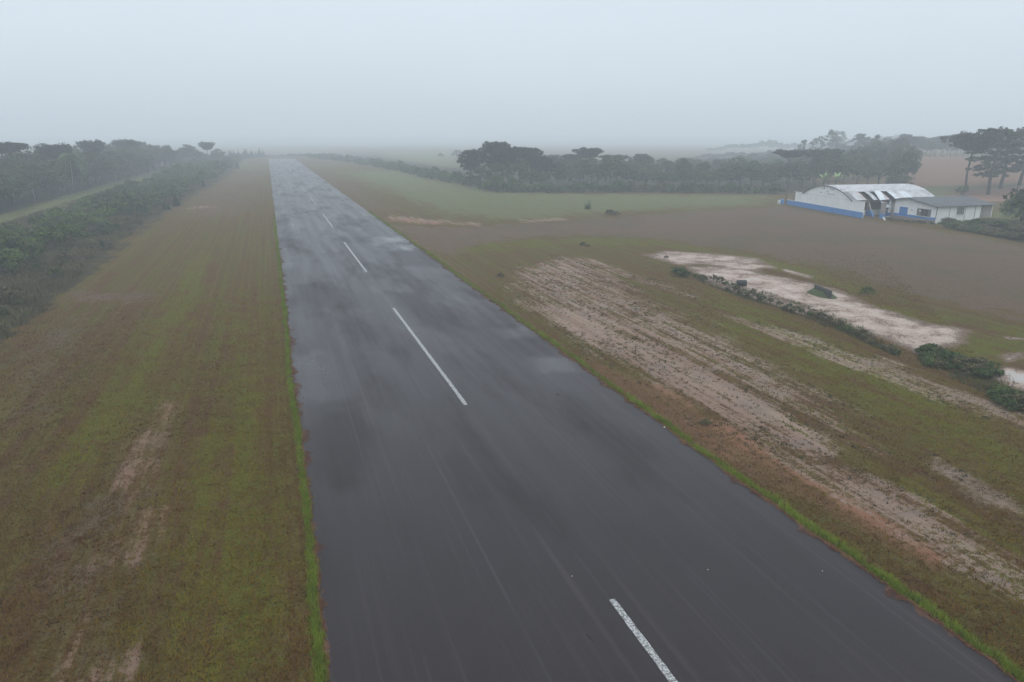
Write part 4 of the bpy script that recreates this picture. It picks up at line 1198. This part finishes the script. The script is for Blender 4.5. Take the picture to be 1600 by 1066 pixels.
for (a, b, t, w, p, hp_, wp_, kind, lab) in [
    (298, 262, 224.5, 27, BL[4], 14, 10, 'leafy_tree', 'round tree standing alone right of the left wood'),
    (314, 259, 235, 20, BL[0], 14, 10, 'leafy_tree', 'low tree close to the right of the lone round tree'),
    (327, 262, 224, 20, AU[1], 17, 14, 'araucaria', 'slender small-topped pine over the shrubs near the far end of the runway'),
    (343, 258, 232, 20, BL[1], 14, 10, 'leafy_tree', 'bushy tree right of the slender small-topped pine'),
    (276, 263, 235, 16, BL[2], 14, 10, 'leafy_tree', 'small hazy tree at the right end of the left wood'),
    (268, 266, 226, 20, BL[1], 14, 10, 'leafy_tree', 'last full tree at the right end of the left wood')]:
    tree_at(kind, p, hp_, a, b, t, lab, width=w, wp=wp_)
# young conifers beside the mown strip
for (a, b, t, i, lab) in [(276, 323, 303, 0, 'dark young conifer, the fullest one at the edge of the mown strip'), (272, 306, 293, 1, 'small young conifer just beyond the fullest one'),
                     (258, 328, 316, 2, 'small conifer, left of a pair in front of the fullest conifer'), (264, 328, 317, 0, 'small conifer, right of a pair in front of the fullest conifer'),
                     (219, 334, 313, 1, 'bushy conifer left of the small pair'), (228, 333, 316, 2, 'bushy conifer between the small pair and the shrubs'),
                     (204, 337, 322, 0, 'leftmost conifer at the edge of the thicket'), (318, 292, 281, 1, 'small far conifer beside the brown strip'),
                     (258, 300, 290, 0, 'hazy small conifer in front of the thicket'), (371, 264, 252, 2, 'hazy conifer near the far end of the mown strip'),
                     (362, 262, 252, 1, 'hazy conifer left of the one at the end of the strip'), (160, 385, 372, 2, 'tiny conifer alone in the rough grass')]:
    tree_at('young_conifer', CF[i], 4, a, b, t, lab, 'young conifers left of the runway', cat='conifer', sink=0, width=None)
R.seed(9)
for i in range(26):
    a = 330 + i * 3.3; b = 256 - i * .45
    x, y = G(a + R.uniform(-1, 1), b)
    plant_tree('young_conifer', CF[i % 3], x, y, 'hazy conifer in the far row left of the runway end', 'hazy conifers at the far end', sc=R.uniform(1.3, 2.3), cat='conifer', sink=0)

# ---- shrubs left of the runway: the nearest 300 one by one, the far thicket as one mass
def front_x(Y): return np.interp(Y, [60, 80, 105, 150, 200, 300, 420, 700], [-26.5, -26.5, -28, -29.5, -30, -27.5, -23, -20])
def dense(Y, X):
    fx = front_x(Y)
    edge = np.interp(Y, [60, 100, 130, 200, 320, 420], [15, 12, 9, 7, 4, 1])
    return .25 if fx - X < edge else 1.0
cnt = 0; tries = 0
spots = []
while cnt < 285 and tries < 20000:
    tries += 1
    Y = 64 + 190 * R.random() ** .9; X = -26 - 34 * R.random()
    if X > front_x(Y) - 5 * vnoise(Y / 9, Y * 0, 31) or X < -57 - (8 if Y < 170 else -6): continue
    if R.random() > dense(Y, X): continue
    big = dense(Y, X) > .5
    rr = R.uniform(1.3, 3.3) if big else R.uniform(.7, 1.5)
    if any((X - a) ** 2 + (Y - b) ** 2 < (.62 * (rr + c)) ** 2 for a, b, c in spots): continue
    spots.append((X, Y, rr)); cnt += 1
    k = R.choice([1, 4, 0, 2, 5, 1, 4, 3]) if big else R.choice([0, 2, 3, 3, 5, 6])
    s = rr / 1.5
    o = put('shrub', SH[k], None, (X, Y, zat(X, Y)), R.random() * 6.28, (s, s, s * R.uniform(.55, 1.25)))
    lab = ('lush green shrub in the dense thicket left of the runway' if big else 'low olive bush in the rough grass beside the mown strip')
    tag(o, lab, 'shrub', 'shrubs of the left thicket' if big else 'low bushes beside the mown strip')
def mass(name, pts, label, cat, matk, seed, leaf=.34, nl=34, kc=9):
    rg = np.random.default_rng(seed); C = []; Rr = []
    for (X, Y, r_, h_) in pts:
        z0 = zat(X, Y)
        for i in range(kc):
            a = rg.random() * 6.28; q = rg.random() ** .6; s = r_ * (.3 + .25 * rg.random())
            C.append((X + math.cos(a) * r_ * q, Y + math.sin(a) * r_ * q, z0 + h_ * (.2 + .6 * (1 - q * q) + .1 * rg.random()))); Rr.append((s, s, s * .7))
    v, q, t = leaf_cloud(C, Rr, nl, leaf, rg, flat=.5, tvar=.5)
    return tag(put(name, mesh(name, v, q, [matk], tone=t)), label, cat, kind='stuff')
pts = []
for i in range(620):
    Y = 215 + 470 * R.random(); X = front_x(Y) - 2 - R.random() * (30 if Y < 520 else 42)
    if X < -51 and Y < 520: continue
    r_ = R.uniform(1.5, 3.2); pts.append((X, Y, r_, r_ * R.uniform(.8, 1.3) * (R.uniform(1.2, 2.3) if Y > 380 else R.uniform(.8, 1.5))))
mass('thicket', pts, 'hazy green thicket stretching to the far end of the runway on the left', 'thicket', M['leaf_shrub'], 5)

# ---- hedge and scrub right of the runway
def along(poly, n, jit=0):
    P = [Vector(G(a, b)) for a, b in poly]; Ls = [(P[i + 1] - P[i]).length for i in range(len(P) - 1)]; tot = sum(Ls)
    for i in range(n):
        d = tot * (i + R.random() * .8) / n; k = 0
        while k < len(Ls) - 1 and d > Ls[k]: d -= Ls[k]; k += 1
        p = P[k].lerp(P[k + 1], min(1, d / Ls[k])); yield p.x + R.uniform(-jit, jit), p.y + R.uniform(-jit, jit)
for rowi, poly in enumerate([[(482, 247), (520, 251), (560, 256), (600, 264), (640, 272), (670, 279), (720, 288), (760, 297)],
                             [(484, 245), (530, 248), (570, 253), (610, 260), (650, 269), (690, 278), (740, 288)]]):
    for X, Y in along(poly, 60 if rowi == 0 else 50, 2):
        s = R.uniform(1.5, 2.5)
        tag(put('hedge_bush', SH[R.choice([0, 2, 5, 5])], None, (X, Y, zat(X, Y)), R.random() * 6.28, (s, s, s * R.uniform(.85, 1.3))),
            'dark green bush in the long hedge right of the runway', 'bush', 'bushes of the hedge right of the runway')
for X, Y in along([(756, 297), (800, 300), (860, 301), (1000, 300), (1100, 301), (1215, 303)], 64, 2):
    s = R.uniform(1.3, 2.6)
    tag(put('wood_edge_bush', SH[R.choice([0, 1, 2, 5, 3])], None, (X, Y, zat(X, Y)), R.random() * 6.28, (s, s, s * R.uniform(.7, 1.05))),
        'low bush along the foot of the middle wood', 'bush', 'bushes at the foot of the middle wood')
for (a, b, s, lab) in [(775, 300, 3.4, 'big round bush in front of the dense pine clump'), (800, 301, 3.0, 'big round bush just right of the one under the pine clump'), (712, 283, 2.6, 'tall bush below the lone round-headed pine')]:
    X, Y = G(a, b); tag(put('bush', SH[1] if s > 2.8 else SH[0], None, (X, Y, zat(X, Y)), a, (s, s, s)), lab, 'bush')

# ---- the middle wood: pine clump first, then leafy trees to the hangar
for (a, b, t, w, kind, i, lab) in [
    (737, 291, 237, 35, 'r', 0, 'lone round-headed pine left of the dense pine clump'),
    (768, 291, 226, 36, 'r', 1, 'tallest pine, left end of the dense pine clump'),
    (783, 289, 225.5, 34, 'r', 2, 'second tall pine from the left in the dense clump'),
    (798, 292, 233, 34, 'r', 0, 'pine in the middle of the dense clump, a step lower'),
    (815, 290, 234, 34, 'r', 1, 'pine right of the middle of the dense clump'),
    (831, 290, 234, 32, 'r', 2, 'pine at the right end of the dense clump'),
    (846, 292, 246, 34, 'r', 0, 'short pine against the right side of the dense clump'),
    (918, 282, 233.5, 42, 'u', 1, 'flat-topped pine rising highest from the middle wood'),
    (893, 282, 243, 34, 'u', 0, 'lower flat pine crown left of the highest flat-topped pine'),
    (960, 280, 243, 46, 'u', 4, 'wide low flat crown right of the highest flat-topped pine'),
    (1000, 279, 243, 32, 'r', 1, 'round dark pine crown in the middle of the wood'),
    (1228, 287, 235, 46, 'u', 3, 'flat-topped pine behind the hangar, left of two touching crowns'),
    (1270, 287, 235, 44, 'u', 4, 'flat-topped pine behind the hangar, right of two touching crowns'),
    (1295, 285, 235, 26, 'u', 1, 'smaller flat-topped pine above the hangar peak'),
    (865, 268, 243, 18, 'u', 1, 'faint distant pine behind the right side of the pine clump'),
    (1508, 297, 213, 62, 'u', 2, 'flat-topped pine with a bare slanting trunk behind the low white building'),
    (1544, 304, 207, 62, 'l', 0, 'tall pine with layered branches near the right edge'),
    (1562, 295, 209, 60, 'l', 1, 'tall layered pine right of the nearest one'),
    (1592, 290, 206, 60, 'l', 0, 'tall layered pine at the very right edge')]:
    p, hh, ww = {'r': (AR, 16, 10), 'u': (AU, 17, 14), 'l': (AL, 18, 10.8)}[kind]
    tree_at('araucaria', p[i % len(p)], hh, a, b, t, lab, width=w, wp=ww)
R.seed(31)
def topline(x, row):
    base = np.interp(x, [850, 880, 930, 1000, 1040, 1100, 1160, 1230, 1300, 1360, 1415], [256, 251, 248, 249, 255, 257, 256, 250, 245, 241, 240])
    return base - 3 + (3 - row * 2) + R.uniform(-7, 5)
for row, b in enumerate((292, 284, 274)):
    x = (848 if row < 2 else 900) + R.uniform(0, 8)
    while x < 1428 - (0 if row == 0 else 8 * row):
        t = topline(x, row) + (10 if row == 0 and R.random() < .5 else 0)
        p = BL[R.choice([0, 1, 2, 3, 4, 5])]
        bb = b if x < 1230 else b + 2
        X, Y = G(x, bb); hh = HC * (bb - t) / (bb - 215); ws = R.uniform(.65, 1.25)
        plant_tree('wood_tree', p, X, Y, 'leafy tree in the front row of the middle wood' if row == 0 else 'leafy tree deep in the hazy middle wood',
                   'front trees of the middle wood' if row == 0 else 'inner trees of the middle wood', sc=(ws, ws, hh / 14))
        x += R.uniform(15, 23)
for (a, b, t, w, p, lab) in [(1409, 293, 238, 36, BL[4], 'pale-trunked tree at the right end of the middle wood, over the hangar roof'), (1066, 290, 245, 26, BL[4], 'slightly taller tree standing above the middle wood, right of its centre'), (1096, 288, 249, 24, BL[2], 'small rounded treetop just right of the taller tree in the middle wood'), (1150, 282, 243, 30, BL[3], 'broad treetop above the middle wood left of the hangar pines'), (1400, 299, 268, 34, BL[5], 'low leafy tree touching the hangar roof line'),
                       (830, 297, 262, 34, BL[3], 'leafy tree under the right side of the pine clump'), (812, 293, 246, 40, BL[1], 'leafy tree filling the middle of the pine clump'), (780, 295, 252, 38, BL[0], 'leafy tree below the tallest pine of the clump'), (752, 295, 256, 34, BL[0], 'dark leafy tree under the left side of the pine clump')]:
    tree_at('leafy_tree', p, 14, a, b, t, lab, width=w, wp=10, sink=.1)
for (a, b, s, lab) in ((1596, 346, 3.6, 'dense dark green bushy tree at the right edge beside the bank'), (1577, 341, 2.2, 'rounded bush leaning against the dense bushy tree at the right edge')):
    X, Y = GT(a, b); tag(put('bush', SH[0], None, (X, Y, zat(X, Y)), a, (s, s, s * 1.2)), lab, 'bush')
for (a, lab) in ((1278, 'banana plant behind the left of the hangar peak'), (1299, 'banana plant behind the right of the hangar peak')):
    X, Y = G(a, 309); plant_tree('banana_plant', banana_meshes(a), X + 26, Y + 26, lab, cat='banana plant', sc=1.6, crown='leaves')
X, Y = G(1504, 306); tag(put('bush', SH[5], None, (X, Y, zat(X, Y)), 1, (1.7, 1.7, 2.2)), 'dark bush just behind the ridge of the low white building', 'bush')
# ---- far trees
R.seed(77)
for row, (b, t0, t1) in enumerate(((245.5, 211.5, 219), (244, 210, 216))):
    x = 1372 + R.uniform(0, 5)
    while x < 1680:
        X, Y = G(x, b, 7.5); t = R.uniform(t0, t1) + (3 if x < 1400 else 0); Y += row * 9; X += row * 12
        hh = (HC - 7.5) * (b - t) / (b - 215); p = R.choice([BL[4], BL[0], BL[1], AU[0], EU[0], BL[4]])
        h0 = 24 if p is EU[0] else 17 if p is AU[0] else 14
        ws = R.uniform(.7, 1.0) * (1 if h0 == 14 else .65)
        plant_tree('far_tree', p, X, Y, 'tree in the long misty row behind the field, right of the hangar', 'trees of the misty row behind the field', sc=(ws, ws, hh / h0))
        x += R.uniform(8, 13)
for (a, b, t, w, i, lab) in [(1252, 262, 219, 17, 0, 'slender hazy tree, leftmost of the tall ones over the wood'), (1272, 255, 215, 20, 1, 'hazy tall tree left of the tallest'),
                      (1293, 253, 203, 28, 2, 'tallest hazy tree on the skyline'), (1312, 243, 206, 22, 0, 'very faint tree just right of the tallest'),
                      (1340, 252, 208, 26, 1, 'hazy tall tree with a pointed crown right of the tallest'), (1352, 250, 214, 22, 2, 'hazy tree joined to the right of the pointed one'),
                      (1365, 252, 211, 13, 0, 'narrow hazy tree at the left end of the misty row')]:
    tree_at('tall_tree', EU[i], 24, a, b, t, lab, 'tall hazy trees on the skyline', width=w, wp=10)
for b, ta, tb in ((263, 250, 238), (257, 247, 231), (250, 243, 226)):
    x = 1030 + R.uniform(0, 12) + (270 - b) * 3
    while x < 1415:
        X, Y = G(x, b); t = np.interp(x, [1030, 1120, 1200, 1400], [ta + 3, ta, (ta + tb) / 2, tb]) + R.uniform(-4, 3)
        hh = HC * (b - t) / (b - 215); ws = R.uniform(.8, 1.5)
        plant_tree('hazy_tree', BL[R.choice([0, 1, 2, 4, 5])], X, Y, 'hazy tree in the misty wood layered behind the middle wood', 'hazy trees layered behind the middle wood', sc=(ws, ws, hh / 14))
        x += R.uniform(11, 19)
x = 1108
while x < 1400:
    b = 236.5; t = np.interp(x, [1108, 1130, 1180, 1206, 1225, 1330, 1400], [232, 226, 222, 216, 223, 222, 218]) + R.uniform(-1, 2)
    X, Y = G(x, b); hh = HC * (b - t) / (b - 215); ws = R.uniform(1.2, 1.7)
    plant_tree('far_tree', BL[R.choice([0, 1, 4])], X, Y, 'very faint tree on the farthest ridge behind the middle wood', 'faint trees of the farthest ridge', sc=(ws, ws, hh / 14))
    x += R.uniform(8, 12)
for i in range(34):                                    # beyond the runway end
    a = 392 + i * 4.1 + R.uniform(-1.5, 1.5); b = 244.2 + R.uniform(-.5, .5)
    X, Y = G(a, b); s = R.uniform(1.2, 2.2) * (1.3 if a > 445 else 1)
    tag(put('far_bush', SH[R.choice([0, 2, 5])], None, (X, Y + 6, zat(X, Y + 6)), R.random() * 6, (s * 1.3, s * 1.3, s * .8)), 'faint bush beyond the far end of the runway', 'bush', 'bushes beyond the runway end')
for (a, b, s, lab) in [(688, 246.5, 2.6, 'faint bush alone in the pale far field'), (715, 246, 4.5, 'faint tree-like bush at the right of the pale far field')]:
    X, Y = G(a, b); tag(put('far_bush', SH[0], None, (X, Y, zat(X, Y)), a, (s, s, s)), lab, 'bush')

# ---- lone bushes on the right-hand field
for (a, b, s, m_, lab) in [(911, 384, .5, 0, 'small dark bush alone by the brown apron'), (918, 385.5, .35, 5, 'tiny low bush at the foot of the small dark bush'),
                      (953, 336, 1.0, 3, 'dark scraggly bush in the green field beyond the apron'), (962, 337, .8, 6, 'low brown bush beside the scraggly one'),
                      (1354, 460, .7, 1, 'green tussock right of the slab and mound'), (1041, 404, .35, 3, 'low bush at the left end of the pale mud'),
                      (1063, 428, 1.0, 0, 'dark bush at the head of the ditch'), (782, 432, .4, 6, 'grey-brown tuft on the sandy ground near the runway'),
                      (1102, 663, .3, 6, 'small weed clump on the sandy strip near the runway edge')]:
    X, Y = G(a, b); tag(put('bush', SH[m_], None, (X, Y, zat(X, Y)), a, (s, s, s * .8)), lab, 'bush')
for X, Y, s in [(G(872, 617)[0], G(872, 617)[1], 1)]:
    V, T, t = tufts(np.full(14, X) + RNG.normal(size=14) * .1, np.full(14, Y) + RNG.normal(size=14) * .08, np.full(14, .012), .02, .09, 5, .012, RNG, np.full(14, .3), .06, 1.2)
    tag(put('weed', mesh('weed', V, T, [M['leaf_olive']], tone=t)), 'small weed tuft alone on the asphalt right of the centreline', 'weed')
R.seed(3)
for X, Y in along([(1052, 424), (1120, 440), (1180, 460), (1290, 496), (1400, 551)], 34, .3):
    s = R.uniform(.22, .42)
    tag(put('ditch_bush', SH[R.choice([3, 3, 5, 6])], None, (X, Y, zat(X, Y)), R.random() * 6, (s * 1.2, s * 1.2, s * R.uniform(.8, 1.6))), 'little bush growing along the ditch', 'bush', 'little bushes along the ditch')
for i, (a, b, hgt) in enumerate([(1136, 452, .8), (1155, 459, .75), (1167, 465, .7), (1186, 470, .8), (1226, 485, .85), (1236, 489, .8)]):
    X, Y = G(a, b)
    V, T, t = tufts(np.full(26, 0.) + RNG.normal(size=26) * .12, RNG.normal(size=26) * .12, np.zeros(26), .4 * hgt, 1.1 * hgt, 5, .03, RNG, np.full(26, .4), .08, .3)
    tag(put('tall_grass_clump', mesh('tall_grass_clump', V, T, [M['leaf_olive']], tone=t), None, (X, Y, zat(X, Y))), 'upright clump of tall grass on the ditch in front of the pale mud', 'grass clump', 'tall grass clumps on the ditch')
for i in range(46):
    a = 1440 + 165 * R.random(); b0_ = np.interp(a, [1440, 1500, 1560, 1605], [562, 575, 592, 606]); b = b0_ + R.uniform(-14, 6)
    if a > 1552 and 576 < b < 608: b += 36
    X, Y = G(a, b); s = R.uniform(.28, .62)
    tag(put('bank_bush', SH[R.choice([0, 1, 3, 5, 6])], None, (X, Y, zat(X, Y)), R.random() * 6, (s * 1.2, s * 1.2, s * 1.0)), 'leafy bush in the clump beside the white pool at the right edge', 'bush', 'bushes beside the white pool')
for i in range(50):
    a = 1466 + 150 * R.random(); b0_ = np.interp(a, [1466, 1500, 1620], [352, 358, 376]); b = b0_ + R.uniform(-6, 4)
    X, Y = G(a, b); s = R.uniform(.7, 1.3)
    tag(put('slope_bush', SH[R.choice([0, 2, 3, 3, 5])], None, (X, Y, zat(X, Y)), R.random() * 6, (s * 1.3, s * 1.3, s * .7)), 'dark bush on the bank below the low white building', 'bush', 'bushes on the bank')
for X, Y in along([(1392, 345), (1420, 348), (1462, 351)], 12, .4):
    s = R.uniform(.3, .6)
    tag(put('wall_bush', SH[R.choice([0, 3])], None, (X, Y, zat(X, Y)), R.random() * 6, (s, s, s * .8)), 'low weeds at the foot of the low white building', 'weeds', 'weeds along the building foot')
V, T, t = tufts(np.linspace(0, 0, 30) + RNG.normal(size=30) * .5, RNG.normal(size=30) * .5, np.zeros(30), .8, 3.0, 4, .05, RNG, np.full(30, .5), .2, .35)
X, Y = G(918, 327); tag(put('sapling', mesh('sapling', V, T, [M['leaf_shrub']], tone=t), None, (X, Y, zat(X, Y))), 'thin wispy sapling in the green field beyond the apron', 'sapling')

# ------------------------------------------------------------------ haze
HZ = 44.0
haze = put('haze', MB().hexa([(-5300, -700, -5), (5300, -700, -5), (5300, 5500, -5), (-5300, 5500, -5), (-5300, -700, HZ), (5300, -700, HZ), (5300, 5500, HZ), (-5300, 5500, HZ)]).mesh('haze', []))
hm = bpy.data.materials.new('haze'); hm.use_nodes = True; hm.node_tree.nodes.clear()
ho = hm.node_tree.nodes.new('ShaderNodeOutputMaterial'); hv = hm.node_tree.nodes.new('ShaderNodeVolumePrincipled')
hv.inputs['Color'].default_value = (.90, .955, 1.0, 1); hv.inputs['Density'].default_value = .00112; hv.inputs['Anisotropy'].default_value = 0.0
hm.node_tree.links.new(hv.outputs[0], ho.inputs['Volume'])
haze.data.materials.append(hm)
tag(haze, kind='stuff')
